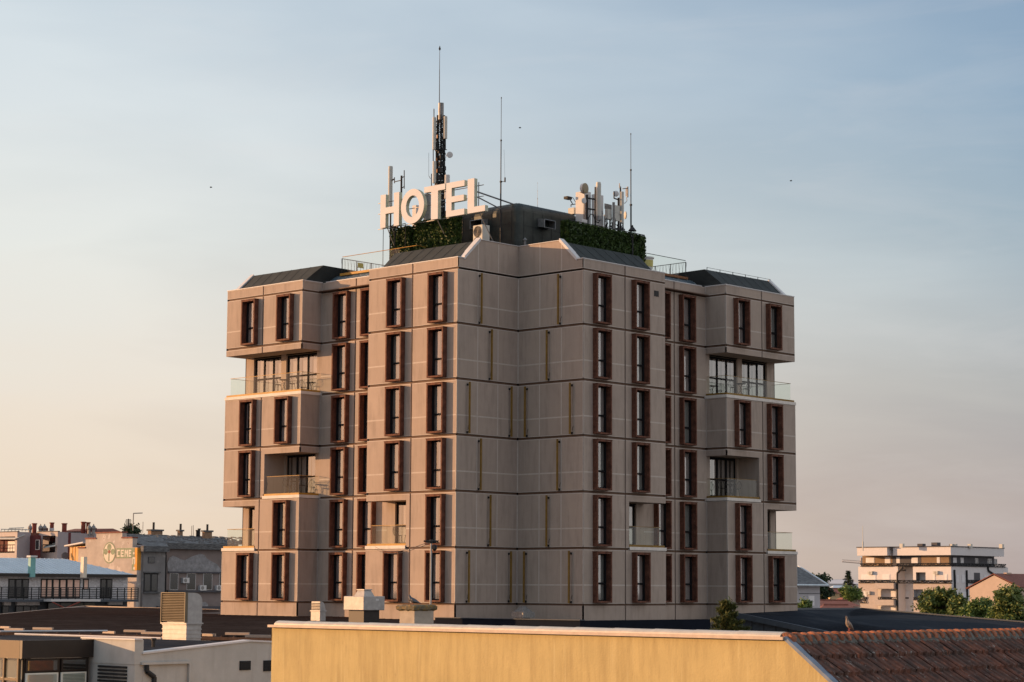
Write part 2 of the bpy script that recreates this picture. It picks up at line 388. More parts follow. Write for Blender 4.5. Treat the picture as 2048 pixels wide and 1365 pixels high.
for side, P, in (('L', LP), ('R', RP)):
    # F1: windows at .80 and 4.17; floor 1 outer cell is an open corner balcony
    holes = [wh(.80, k) for k in NF]+[wh(4.17, k) for k in NF if k != 1]
    op = [(3.93, W1+1, 3.1+.0, 5.78)]
    field(P(-D_), [(0, 3.6), (3.6, W1)], NF, holes, corners=((0, 1),), opens=op)
    for k in NF:
        put_window(side, -D_, .80, k*FH+WZ0)
        if k != 1: put_window(side, -D_, 4.17, k*FH+WZ0)
    # recessed middle strip
    op2 = [(4.2, 6.55, 3.2, 5.70)]
    holes = [wh(8.12, k) for k in NF]+[wh(10.55, k) for k in NF]
    field(P(XR), [(W1, 10.1), (10.1, G_)], NF, holes, corners=())
    for k in NF:
        put_window(side, XR, 8.12, k*FH+WZ0); put_window(side, XR, 10.55, k*FH+WZ0)
    # wing box
    holes = []
    for s, ks in ((13.9, (0, 1, 3, 5)), (17.2, (0, 2, 3, 5))):
        for k in ks: holes.append(wh(s, k)); put_window(side, XB, s, k*FH+WZ0)
    op = [(G_-1, K_+1, 12.40, 15.07), (G_-1, 16.37, 6.2, 8.87), (17.17, K_+1, 3.1, 5.77)]
    field(P(XB), [(G_, 16.77), (16.77, K_)], NF, holes, corners=((G_, 1), (K_, -1)), opens=op)
    # inner side of the wing box (faces the other way)
    Q = RP if side == 'L' else LP
    field(Q(G_), [(XB, XR)], NF, [], opens=[(XB-1, XR+1, 12.40, 15.07), (XB-1, XR+1, 6.2, 8.87)], corners=((XB, 1), (XR, -1)))
    # notch walls
    field(Q(0), [(-D_, 0)], NF, [], vlines=(-1.67, -3.32), corners=((-D_, 1), (0, -1)), parapet=False)
    PP = Q(0)
    poly = [(-D_, TOP+.045), (0, TOP+.045), (0, RID+.02), (-3.2, RID+.02), (-4.42, PAR), (-D_, PAR)]
    wall.face([PP(s, z, 0) for s, z in poly]); wall.face([PP(s, z, -.25) for s, z in poly])
    wall.face([PP(-D_, TOP+.045, 0), PP(0, TOP+.045, 0), PP(0, TOP+.045, -.07), PP(-D_, TOP+.045, -.07)])
    for s, zt in ((-1.67, RID-.05), (-3.32, RID-.15)): strip(PP, s-.036, s+.036, TOP+.08, zt)
    strip(PP, -D_+.01, -.01, TOP+.05, TOP+.085)
# unseen far sides: plain stucco walls with the same floors
for P, a, b in ((RP(K_), XB, 3.5), (LP(K_), XB, 3.5)):
    Pm = (lambda P: (lambda s, z, o: P(s, z, -o)))(P)
    for k in NF:
        x0 = XB if k in (0, 2, 3, 5) else XR
        wall.face([Pm(x0, k*FH, 0), Pm(b, k*FH, 0), Pm(b, (k+1)*FH, 0), Pm(x0, (k+1)*FH, 0)])
    wall.face([Pm(XB, GZ, 0), Pm(b, GZ, 0), Pm(b, 0, 0), Pm(XB, 0, 0)]); wall.face([Pm(XB, TOP, 0), Pm(b, TOP, 0), Pm(b, PAR, 0), Pm(XB, PAR, 0)])
    wall.face([Pm(XB, 15.07, 0), Pm(XR, 15.07, 0), Pm(XR, 15.5, 0), Pm(XB, 15.5, 0)])
    wall.face([Pm(XB, 5.77, 0), Pm(XR, 5.77, 0), Pm(XR, 6.2, 0), Pm(XB, 6.2, 0)])
def vface(mb, x0, y0, x1, y1, z0, z1): mb.face([(x0, y0, z0), (x1, y1, z0), (x1, y1, z1), (x0, y0, z1)])
for x0, y0, x1, y1 in ((3.5, K_, 3.5, 14), (3.5, 14, 14, 14), (14, 14, 14, 3.5), (14, 3.5, K_, 3.5)): vface(wall, x0, y0, x1, y1, GZ, PAR)
# wing side returns of the F1 block past the recess (far side, facing away) with the open balcony gap
for sw in (0, 1):
    f = (lambda x, y, z: (x, y, z)) if sw == 0 else (lambda x, y, z: (y, x, z))
    for z0, z1 in ((GZ, 3.1), (5.78, PAR)):
        wall.face([f(-D_, W1, z0), f(XR, W1, z0), f(XR, W1, z1), f(-D_, W1, z1)])
    def slabface(x0, x1, y0, y1, z): wall.face([f(x0, y0, z), f(x1, y0, z), f(x1, y1, z), f(x0, y1, z)])
    # soffits and floors
    slabface(XB, XR, G_, K_, 15.07); slabface(XB, XR, G_, 16.37, 8.87); slabface(XB, XR, 17.17, K_, 5.77); slabface(-D_, XR, 3.93, W1, 5.78)
    # niche side walls (inside the boxes)
    wall.face([f(XB, 16.37, 6.2), f(XR, 16.37, 6.2), f(XR, 16.37, 8.87), f(XB, 16.37, 8.87)])
    wall.face([f(XB, 17.17, 3.1), f(XR, 17.17, 3.1), f(XR, 17.17, 5.77), f(XB, 17.17, 5.77)])
    wall.face([f(-D_, 3.93, 3.1), f(XR, 3.93, 3.1), f(XR, 3.93, 5.78), f(-D_, 3.93, 5.78)])
    # back walls of the recesses (between them the glazing sits)
    def back(y0, y1, z0, z1, gl):
        edges = [y0]+[e for g_ in gl for e in g_]+[y1]
        for a, b in zip(edges[::2], edges[1::2]):
            if b-a > .01: wall.face([f(XR, a, z0), f(XR, b, z0), f(XR, b, z1), f(XR, a, z1)])
    back(G_, K_-.08, 12.4, 15.07, [(13.5, 16.33), (16.8, 19.41)])
    back(G_, 16.37, 6.2, 8.87, [(13.5, 16.2)]); back(17.17, K_-.08, 3.1, 5.77, [(17.3, 19.62)]); back(3.93, W1, 3.1, 5.78, [(4.2, 6.52)])
    for z0, z1 in ((12.4, 15.07), (3.1, 5.77)): wall.face([f(XR, K_-.08, z0), f(XR+1.2, K_-.08, z0), f(XR+1.2, K_-.08, z1), f(XR, K_-.08, z1)])
wo_ = wall.build('wall', M['stucco'], hotel)
groove.build('wall_groove', M['groove'], hotel)
lines.build('joint_line', M['line'], hotel)
# dark room core set back behind the facades
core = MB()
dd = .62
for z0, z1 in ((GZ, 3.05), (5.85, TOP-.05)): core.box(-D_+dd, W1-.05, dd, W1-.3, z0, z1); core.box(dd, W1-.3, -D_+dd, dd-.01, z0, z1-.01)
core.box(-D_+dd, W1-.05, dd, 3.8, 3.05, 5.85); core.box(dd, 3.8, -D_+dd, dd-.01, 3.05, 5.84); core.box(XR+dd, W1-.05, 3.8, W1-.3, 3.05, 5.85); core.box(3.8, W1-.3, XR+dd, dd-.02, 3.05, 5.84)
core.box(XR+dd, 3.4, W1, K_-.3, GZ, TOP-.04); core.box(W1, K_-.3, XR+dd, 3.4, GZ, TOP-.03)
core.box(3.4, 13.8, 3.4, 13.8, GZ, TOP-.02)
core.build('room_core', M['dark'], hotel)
# rooms inside the wing boxes are closed with floor plates so no light leaks through
plate = MB()
for sw in (0, 1):
    def bx(x0, x1, y0, y1, z0, z1):
        (plate.box(x0, x1, y0, y1, z0, z1) if sw == 0 else plate.box(y0, y1, x0, x1, z0, z1))
    for k in range(7):
        z = k*FH
        if k in (0, 6, 3): bx(XB+.1, XR+.3, G_+.1, K_-.1, z-.04, z+.03)
        elif k in (5,): bx(XB+.1, XR+.3, G_+.1, K_-.1, z-.04+.0, z+.03)
    bx(XR-.35, XR+.3, W1+.1, G_-.1, TOP, TOP+.05)
build_each(plate, 'floor_plate', M['groove'], hotel)
# copings
cop = MB()
def cope(mb, p, q, n, t=.05, w=.32, out=.04):
    p = Vector(p); q = Vector(q); n = Vector(n)
    a = [p+n*out, q+n*out, q-n*w, p-n*w]; mb.hexa(a, [v+Vector((0, 0, t)) for v in a])
for sw in (0, 1):
    f = (lambda x, y, z=0: (x, y, z)) if sw == 0 else (lambda x, y, z=0: (y, x, z))
    cope(cop, f(-D_, -.04, PAR), f(-D_, W1, PAR), f(-1, 0)); cope(cop, f(XR, W1+.0, PAR-.003), f(XR, G_-.36, PAR-.003), f(-1, 0))
    cope(cop, f(XB, G_-.04, PAR-.002), f(XB, K_, PAR-.002), f(-1, 0)); cope(cop, f(XB+.33, G_, PAR-.002), f(XR, G_, PAR-.002), f(0, -1))
    cope(cop, f(-3.2, 0, RID+.02), f(.0 if sw == 0 else -.05, 0, RID+.02), f(0, -1), t=.035)
    cope(cop, f(-D_+.33, 0, PAR+.002), f(-4.42, 0, PAR+.002), f(0, -1), w=.25)
    a = Vector(f(-4.46, 0, PAR+.03)); b = Vector(f(-3.17, 0, RID+.055)); 
    o1 = Vector(f(0, -.05)); o2 = Vector(f(0, .34)); up = Vector((0, 0, .10))
    cop.hexa([a+o1-up, b+o1-up, b+o2-up, a+o2-up], [a+o1+up, b+o1+up, b+o2+up, a+o2+up])
    a = Vector(f(-4.62, K_-.75, PAR+.02)); b = Vector(f(-3.42, K_-.75, 20.26)); o1 = Vector(f(0, 0)); o2 = Vector(f(0, .3)); up = Vector((0, 0, .09))
    cop.hexa([a+o1-up, b+o1-up, b+o2-up, a+o2-up], [a+o1+up, b+o1+up, b+o2+up, a+o2+up])
cop.build('coping', M['coping'], hotel)
# roofs
for sw in (0, 1):
    f = (lambda x, y, z=0: (x, y, z)) if sw == 0 else (lambda x, y, z=0: (y, x, z))
    r = MB()
    r.hexa([f(-4.7, .3, PAR), f(-.1, .3, PAR), f(-.1, 6.95, PAR), f(-4.7, 6.5, PAR)], [f(-3.2, .3, RID-.02), f(-.1, .3, RID-.02), f(-.1, 6.95, RID-.02), f(-3.2, 6.95, RID-.02)])
    ro = r.build('roof', M['mansard'], hotel)
    sm = MB(); n = 7
    for i in range(n):
        y = .9+i*.88; a = Vector(f(-4.7, y, PAR+.015)); b = Vector(f(-3.2, y+.0, RID-.005)); o = Vector(f(0, .022)); u_ = Vector((0, 0, .014))
        sm.hexa([a, b, b+o, a+o], [a+u_, b+u_, b+o+u_, a+o+u_])
    build_each(sm, 'roof_seam', M['mansard'], ro)
    r = MB()
    r.hexa([f(-4.62, 13.38, PAR-.02), f(2.5, 12.95, PAR-.02), f(2.5, 19.9, PAR-.02), f(-4.62, 19.5, PAR-.02)], [f(-3.42, 12.95, 20.24), f(2.5, 12.95, 20.18), f(2.5, 19.9, 20.2), f(-3.42, 19.9, 20.26)])
    ro = r.build('roof', M['mansard'], hotel)
    sm = MB()
    for i in range(7):
        y = 14.1+i*.88; a = Vector(f(-4.62, y, PAR+.0)); b = Vector(f(-3.42, y, 20.26)); o = Vector(f(0, .022)); u_ = Vector((0, 0, .012))
        sm.hexa([a, b, b+o, a+o], [a+u_, b+u_, b+o+u_, a+o+u_])
    if sw == 1:      # thin lightning wire on short stands along the ridge
        for i in range(6): sm.tube(f(-3.42, 13.2+i*1.3, 20.24), f(-3.42, 13.2+i*1.3, 20.40), .02)
        sm.path([f(-3.42, 13.2+i*1.3, 20.38) for i in range(6)], .012)
    build_each(sm, 'roof_seam', M['mansard'], ro)
    # sloped sheet above the recess and terrace slab edge
    r = MB(); r.hexa([f(-3.2, 7.0, PAR-.1), f(-2.4, 7.0, PAR-.1), f(-2.4, 13.0, PAR-.1), f(-3.2, 13.0, PAR-.1)], [f(-3.15, 7.0, PAR-.02), f(-2.5, 7.0, 19.62), f(-2.5, 12.9, 19.62), f(-3.15, 12.9, PAR-.02)])
    r.build('sheet_roof', M['glassroof'], hotel)
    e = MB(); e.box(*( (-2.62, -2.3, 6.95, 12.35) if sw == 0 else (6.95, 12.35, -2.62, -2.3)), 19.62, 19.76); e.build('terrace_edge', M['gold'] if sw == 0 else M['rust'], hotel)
dk = MB(); dk.box(-2.3, 7.0, 6.96, 13.0, PAR-.1, 19.70); dk.box(7.01, 13.0, -2.3, 6.95, PAR-.1, 19.69); dk.box(-.09, 7.0, .25, 6.95, PAR, RID-.03); dk.box(.25, 7.0, -.2, .24, PAR, RID-.035)
dk.box(2.5, 14, 13.01, 14, PAR-.5, 19.5); dk.box(7.01, 14, 6.96, 13.0, PAR-.3, 19.6); dk.box(2.5, 3.4, 14.01, 20, 18.5, 19.1)
MB().box(4.6, 9.5, 6.6, 10.5, 19.6, 22.6).build('sun_blocker', M['pent'], hotel)  # added hidden block behind the penthouse; keeps low sun off the right mansard end
dk.build('roof_deck', M['deck'], hotel)
# penthouse with rounded edges
PX0, PX1, PZ1 = .9, 6.5, 23.32
def rring(x0, x1, y0, y1, r, z, n=6):
    out = []
    for cx, cy, a0 in ((x1-r, y1-r, 0), (x0+r, y1-r, 90), (x0+r, y0+r, 180), (x1-r, y0+r, 270)):
        for i in range(n+1):
            t = radians(a0+90*i/n); out.append((cx+r*cos(t), cy+r*sin(t), z))
    return out
pr = []
for ins, z in ((0, RID-.1), (0, PZ1-.55), (.03, PZ1-.4), (.10, PZ1-.25), (.22, PZ1-.11), (.40, PZ1-.03), (.7, PZ1)):
    pr.append(rring(PX0+ins, PX1-ins, PX0+ins, PX1-ins, max(.1, .42-ins*.3), z))
pent = MB().rings(pr).build('penthouse', M['pent'], hotel)
for p in pent.data.polygons: p.use_smooth = False
sm = MB()
for i in range(7):
    s = PX0+.5+i*.8
    for sw in (0, 1):
        q = [(PX0, RID), (PX0, PZ1-.55), (PX0+.10, PZ1-.25), (PX0+.40, PZ1-.03)]
        for (a, z0), (b, z1) in zip(q, q[1:]):
            A = (a-.006, s, z0) if sw == 0 else (s, a-.006, z0); B = (b-.006, s, z1) if sw == 0 else (s, b-.006, z1)
            sm.tube(A, B, .012, n=4)
sm.box(PX0-.01, PX0+.02, PX0+.5, PX1-.5, 22.0, 22.02); sm.box(PX0+.5, PX1-.5, PX0-.01, PX0+.02, 21.9, 21.92)
sm.build('cladding_seam', M['metaldark'], pent)
def duct_hood(side, s, z):
    m_ = MB(); w, d, h = .95, .55, .5
    f = (lambda s_, o, z_: (PX0-o, s_, z_)) if side == 'L' else (lambda s_, o, z_: (s_, PX0-o, z_))
    t = .04
    a = [(s, 0, z), (s+w, 0, z), (s+w, d, z-.1), (s, d, z-.1)]; b = [(s, 0, z+h), (s+w, 0, z+h), (s+w, d, z+h*.75), (s, d, z+h*.75)]
    for q in ((a[0], a[1], a[2], a[3]), (b[0], b[1], b[2], b[3]), (a[0], a[3], b[3], b[0]), (a[1], a[2], b[2], b[1])): m_.face([f(*p) for p in q])
    for p, q in ((a[2], a[3]), (b[2], b[3]), (a[2], b[2]), (a[3], b[3])): m_.tube(f(*p), f(*q), .03, n=4)
    m_.build('vent_hood', M['steel'], pent)
duct_hood('R', 2.6, 22.0); duct_hood('L', 3.3, 22.05)
dm = MB(); dm.box(5.6, 6.6, PX0-.07, PX0-.02, RID, 21.3); dm.build('door_frame', M['steel'], pent)
dm = MB(); dm.box(5.72, 6.48, PX0-.09, PX0-.075, RID, 21.2); dm.build('door', M['metaldark'], pent)
# glazing behind the balconies, balconies, brass light bars
def glazed(sw, y0, y1, z0, z1, nm=3):
    f = (lambda x, y, z: (x, y, z)) if sw == 0 else (lambda x, y, z: (y, x, z))
    def B(mb, x0, x1, a, b, c, d): (mb.box(x0, x1, a, b, c, d) if sw == 0 else mb.box(a, b, x0, x1, c, d))
    X = XR+.12; fr_ = MB(); t = .06
    B(fr_, X, X+.07, y0, y0+t, z0, z1); B(fr_, X, X+.07, y1-t, y1, z0, z1); B(fr_, X-.001, X+.069, y0+t, y1-t, z1-.12, z1); B(fr_, X-.001, X+.069, y0+t, y1-t, z0, z0+.09)
    for i in range(1, nm): 
        y = y0+(y1-y0)*i/nm; B(fr_, X-.005, X+.075, y-.06, y+.06, z0+.09, z1-.12)
        
    for i in range(nm):
        a = y0+(y1-y0)*i/nm+.06; b = y0+(y1-y0)*(i+1)/nm-.06; B(fr_, X+.002, X+.06, a, b, z0+1.0, z0+1.1)
    o = fr_.build('glazed_door', M['sash'], hotel)
    p = MB(); p.face([f(X+.035, y0, z0), f(X+.035, y1, z0), f(X+.035, y1, z1), f(X+.035, y0, z1)]); p.build('pane', M['pane'], o)
    c = MB(); k = int((y1-y0)/.02); pts = []
    for i in range(k+1):
        y = y0+.04+(y1-y0-.08)*i/k; pts.append((X+.12+.010*sin(y/.13*2*pi+.7*sin(y*5)), y))
    for (xa, ya), (xb, yb) in zip(pts, pts[1:]):
        fr_i = ((ya-y0)/(y1-y0)*nm) % 1
        if .60 < fr_i < .78 and sw == 0 or .42 < fr_i < .66 and sw == 1: continue
        c.face([f(xa, ya, z0+.05), f(xb, yb, z0+.05), f(xb, yb, z1-.05), f(xa, ya, z1-.05)])
    c.build('curtain', M['curtain'], o, smooth=True)
    # reveals around
    rv = MB(); 
    for y in (y0, y1): rv.face([f(XR, y, z0), f(X+.3, y, z0), f(X+.3, y, z1), f(XR, y, z1)])
    rv.face([f(XR, y0, z1), f(XR, y1, z1), f(X+.3, y1, z1), f(X+.3, y0, z1)]); rv.build('reveal', M['stucco'], o)
def balcony(sw, x0, y0, y1, zs, open_lo, open_hi, label):
    """slab top at zs; glass on -x edge and on the open y ends"""
    f = (lambda x, y, z: (x, y, z)) if sw == 0 else (lambda x, y, z: (y, x, z))
    def B(mb, a0, a1, b0, b1, c, d): (mb.box(a0, a1, b0, b1, c, d) if sw == 0 else mb.box(b0, b1, a0, a1, c, d))
    s = MB(); B(s, x0-.06, XR+.1, y0-(.06 if open_lo else 0), y1+(.0 if open_hi else 0), zs-.30, zs-.12)
    s = s.build('balcony', M['slab'], hotel); s['label'] = label
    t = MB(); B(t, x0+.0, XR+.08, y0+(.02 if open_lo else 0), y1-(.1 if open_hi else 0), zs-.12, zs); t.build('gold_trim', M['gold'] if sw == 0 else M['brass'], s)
    xg = x0+.05; ya = y0+.07 if open_lo else y0+.02; yb = y1-.42 if open_hi else y1-.3
    gl = MB(); hr = MB(); h = 1.02
    n = max(2, round((yb-ya)/1.5))
    for i in range(n): 
        a = ya+(yb-ya)*i/n+.01; b = ya+(yb-ya)*(i+1)/n-.01; gl.face([f(xg+.008, a, zs), f(xg+.008, b, zs), f(xg+.008, b, zs+h), f(xg+.008, a, zs+h)])
    if open_lo: gl.face([f(xg+.02, ya-.01, zs), f(XR-.05, ya-.01, zs), f(XR-.05, ya-.01, zs+h), f(xg+.02, ya-.01, zs+h)])
    if open_hi: gl.face([f(xg+.02, yb+.01, zs), f(XR-.05, yb+.01, zs), f(XR-.05, yb+.01, zs+h), f(xg+.02, yb+.01, zs+h)])
    g_ = gl.build('glass_railing', M['railglass'], s)
    B(hr, xg-.008, xg+.024, ya-.02, yb+.02, zs+h, zs+h+.025)
    if open_lo: B(hr, xg+.025, XR-.05, ya-.026, ya+.002, zs+h, zs+h+.024)
    if open_hi: B(hr, xg+.025, XR-.05, yb-.002, yb+.026, zs+h, zs+h+.024)
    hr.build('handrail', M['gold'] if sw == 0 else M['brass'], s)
for sw in (0, 1):
    nm = 'left' if sw == 0 else 'right'
    balcony(sw, XB, G_, K_, 12.64, True, True, f'full width balcony on the upper {nm} wing'); glazed(sw, 13.5, 16.33, 12.64, 15.0); glazed(sw, 16.8, 19.41, 12.64, 15.0)
    balcony(sw, XB, G_, 16.45, 6.46, True, False, f'half width balcony in the middle of the {nm} wing'); glazed(sw, 13.5, 16.2, 6.46, 8.85)
    balcony(sw, XB, 17.1, K_, 3.36, False, True, f'outer corner balcony low on the {nm} wing'); glazed(sw, 17.3, 19.62, 3.36, 5.75, 2)
    balcony(sw, -D_, 3.93, W1, 3.36, False, True, f'corner balcony low on the {nm} front face'); glazed(sw, 4.2, 6.52, 3.36, 5.72, 2)
bar = MB().box(-.045, .045, -.24, -.16, .0, 2.86); bar.build('light_bar', M['brass']); bar0 = bpy.data.objects['light_bar']
brk = MB(); brk.box(-.015, .015, -.16, 0, 2.72, 2.76); brk.box(-.05, .05, -.05, .0, 2.66, 2.78); brk.box(-.015, .015, -.16, 0, .08, .12); brk.box(-.05, .05, -.05, .0, .0, .12); brk.path([(.03, -.04, .2), (.06, -.05, .32), (.1, -.03, .45)], .012, 5)
b2_ = brk.build('bracket', M['metaldark']); b2_.parent = bar0
firstb = True
BP = {5: (-3.35,), 4: (-2.50,), 3: (-4.25, -.85), 2: (-3.32,), 1: (-2.52,), 0: (-4.2, -.83)}
for sw in (0, 1):
    for k, ss in BP.items():
        for s in ss:
            c = bar0 if firstb else copy_tree(bar0); firstb = False
            c.parent = hotel
            if sw == 0: c.location = Vector((s+.12, 0, k*FH+.09))-hotel.location; c.rotation_euler = (0, 0, 0)
            else: c.location = Vector((0, s+.12, k*FH+.09))-hotel.location; c.rotation_euler = (0, 0, -pi/2)
v = MB(); v.box(6.21, 6.62, -D_-.02, -D_+.1, 17.72, 18.05); v.build('vent_opening', M['metaldark'], hotel)
for p in ((-.45, 0), (0, -.5)): pass

# terrace railings (glass with metal corner lattice)
for sw in (0, 1):
    f = (lambda x, y, z: (x, y, z)) if sw == 0 else (lambda x, y, z: (y, x, z))
    nm = 'left' if sw == 0 else 'right'
    t = thing('terrace_railing', f'glass and iron railing round the roof terrace above the {nm} recess', 'railing', f(-2.45, 9.5, 19.76), 'roof terrace railings')
    g_ = MB(); h = MB(); n = 4
    for i in range(n):
        a = 7.3+(12.3-7.3)*i/n; g_.face([f(-2.45, a+.01, 19.76), f(-2.45, a+1.24, 19.76), f(-2.45, a+1.24, 20.78), f(-2.45, a+.01, 20.78)])
    g_.build('glass_panel', M['railglass'], t)
    h.tube(f(-2.45, 5.9, 20.80), f(-2.45, 12.32, 20.80), .02, n=6); h.tube(f(-2.45, 5.9, 20.8), f(-.9, 5.9, 20.8), .02, n=6); h.build('handrail', M['gold'] if sw == 0 else M['metaldark'], t)
    l = MB()
    for z in (20.14-.35, 20.70): l.tube(f(-2.45, 12.34, z), f(1.2, 12.34, z), .022, n=5)
    for i in range(4): l.tube(f(-2.45+i*1.2, 12.34, 19.5), f(-2.45+i*1.2, 12.34, 20.72), .03, n=5)
    for i in range(28):
        x = -2.4+i*.128; s_ = .13 if i % 2 else -.13; l.tube(f(x, 12.34, 19.80), f(x+s_, 12.34, 20.69), .009, n=4)
    l.build('lattice', M['metaldark'], t)
# planter with yellow lettered barrel on the right terrace, small lamp on the left one
q = hity(1306, 541, -1.2); bb = MB().lathe((9.8, -1.4, 19.7), [(.30, 0), (.42, .55), (.44, 1.0), (.50, 1.02), (.50, 1.10), (.2, 1.12)], 18).build('water_barrel', M['coping'], smooth=False)
tag(bb, 'pale round barrel standing on the right roof terrace behind the glass', 'barrel')
bm = MB().lathe((9.8, -1.4, 19.7), [(.425, .5), (.442, .9)], 18); bm.f = bm.f[:-2]; bo = bm.build('yellow_band', mat('yellow band', (.55, .45, .06), .6), bb); bo.scale = (1, 1, 1)
yb = MB(); yb.box(-1.2, -.75, 12.28, 12.31, 20.3, 20.6); tag(yb.build('yellow_notice', mat('yellow notice', (.5, .45, .08), .6)), 'small yellow notice hung on the left terrace railing', 'sign')
# ------------------------------------------------------------------ hedges
def leafmass(mb, boxes, n, size, rr):
    for (x0, x1, y0, y1, z0, z1), cnt in zip(boxes, n):
        for i in range(cnt):
            c = Vector((rr.uniform(x0, x1), rr.uniform(y0, y1), rr.uniform(z0, z1)))
            d = Vector((rr.gauss(0, 1), rr.gauss(0, 1), rr.gauss(0, 1))).normalized(); e = d.cross(Vector((rr.random(), rr.random(), rr.random()))).normalized()
            s = size*rr.uniform(.6, 1.3); mb.face([c-d*s, c+e*s*.55, c+d*s, c-e*s*.55])
def hedge(label, x0, x1, y0, y1, z0, z1, cnt, rail=None):
    t = thing('hedge_screen', label, 'hedge', ((x0+x1)/2, (y0+y1)/2, z0), 'green screens on the hotel roof')
    rr = random.Random(int(abs(x0*10+y0*7)))
    k = MB().box(x0+.1, x1-.1, y0+.1, y1-.1, z0, z1-.08); k.build('backing', M['metaldark'], t)
    l = MB(); leafmass(l, [(x0, x1, y0, y1, z0, z1)], [cnt], .085, rr)
    leafmass(l, [(x0-.1, x0+.1, y0-.1, y1+.05, z0-.05, z1+.06), (x0-.1, x1, y0-.12, y0+.1, z0-.05, z1+.06)], [int(cnt*.7), int(cnt*.6)], .09, rr)
    l.build('foliage', M['leafA'], t)
    return t
hedge('tall square leafy green screen under the letters, on the left roof edge', -1.55, -1.15, 3.6, 7.0, RID-.03, 22.38, 5600)
hedge('smaller leafy green screen behind the roof lantern at the left end', -1.35, -.95, 7.75, 9.2, 19.76, 22.25, 2600)
hedge('dark narrow leafy screen piece between the two left screens', -.9, -.6, 7.35, 7.9, 20.3, 22.1, 800)
hedge('long dark leafy green screen along the right roof edge below the antennas', 1.35, 8.3, -2.55, -2.2, RID-.06, 21.72, 9000)
hr_ = MB(); hr_.path([(1.3, -2.5, 21.85), (8.35, -2.5, 21.85), (8.35, -1.2, 21.85)], .025); 
for i in range(8): hr_.tube((1.35+i*1.0, -2.42, RID), (1.35+i*1.0, -2.42, 21.85), .02, n=5)
tag(hr_.build('guard_rail', M['metaldark']), 'thin dark guard rail along the top of the long right hedge', 'railing')
hr_ = MB(); hr_.path([(-2.3, 7.0, 22.25), (-2.3, 8.9, 22.25), (-.6, 8.9, 22.25)], .025); [hr_.tube((-2.3, y, 20.3 if y < 7.2 else 19.7), (-2.3, y, 22.25), .02, n=5) for y in (7.0, 7.95, 8.9)]
tag(hr_.build('guard_rail', M['metaldark']), 'thin dark guard rail beside the left roof lantern, below the letters', 'railing')
# ------------------------------------------------------------------ the HOTEL letters
SX = -2.35; SD = .26
sign = thing('rooftop_sign', 'large white block letters reading HOTEL on a steel frame above the left roof', 'sign', (SX, 5, RID))
SZ0, SZ1 = 22.14, 24.14
M['letter'] = mat('letter face white', (.53, .545, .59), .6, vary=.05, scale=1.5)
M['letterside'] = mat('letter side acrylic', (.40, .44, .34), .35, vary=.1, spec=.6)
def letter(ch, ua, ub, strokes):
    ya = hitx(ua, 410, SX-SD).y; yb = hitx(ub, 410, SX-SD).y   # ya > yb ; text runs towards -y
    face_, side_ = MB(), MB(); w = ya-yb; H = SZ1-SZ0
    if ch == 'O':
        n = 40
        for mb_i, x0, x1 in ((face_, SX-SD, SX-SD+.02), (side_, SX-SD+.02, SX)):
            o, i_ = [], []
            for k in range(n):
                t = 2*pi*k/n; cy = (ya+yb)/2; cz = (SZ0+SZ1)/2
                o.append((cy-cos(t)*w/2, cz+sin(t)*H/2*1.03)); i_.append((cy-cos(t)*(w/2-.42), cz+sin(t)*(H/2-.36)))
            for k in range(n):
                a, b = k, (k+1) % n
                for x in ((x0,) if mb_i is face_ else (x1,)): mb_i.face([(x, *o[a]), (x, *o[b]), (x, *i_[b]), (x, *i_[a])])
                for r in (o, i_): mb_i.face([(x0, *r[a]), (x0, *r[b]), (x1, *r[b]), (x1, *r[a])])
    else:
        for (a, b, c, d) in strokes:
            y1, y0 = ya-a*w, ya-b*w
            face_.box(SX-SD, SX-SD+.02, y0, y1, SZ0+c*H, SZ0+d*H); side_.box(SX-SD+.021, SX, y0+.003, y1-.003, SZ0+c*H+.003, SZ0+d*H-.003)
    fo_ = face_.build('letter', M['letter'], sign); side_.build('letter_side', M['letterside'], fo_)
letter('H', 761, 798, [(0, .28, 0, 1), (.72, 1, 0, 1), (.28, .72, .41, .60)])
letter('O', 802, 848, None)
letter('T', 848, 890, [(0, 1, .83, 1), (.34, .66, 0, .83)])
letter('E', 892, 928.5, [(0, .30, 0, 1), (.30, 1, .83, 1), (.30, .97, .41, .58), (.30, 1, 0, .17)])
letter('L', 935, 970, [(0, .38, 0, 1), (.38, 1, 0, .17)])
fr_ = MB(); X = SX+.05
for z in (SZ0+.02, SZ0+.95, SZ0+1.6): fr_.tube((X, .6, z), (X, 9.35, z), .025, n=5)
for y in (1.0, 4.4, 8.6):
    fr_.tube((X, y, SZ0), (X, y, SZ1-.2), .03, n=5); fr_.tube((X+.02, y, SZ0+.1), (X+1.5, y, RID-.05 if y < 6.9 else 19.7), .03, n=5)
fr_.tube((X, 1.5, SZ1-.6), (X+1.6+1.9, 1.5, 23.2), .05, n=5); fr_.tube((X, 1.2, SZ1-1.0), (X+2.0, 1.2, 23.0-.3), .04, n=5)
fr_.build('frame', M['steel'], sign)
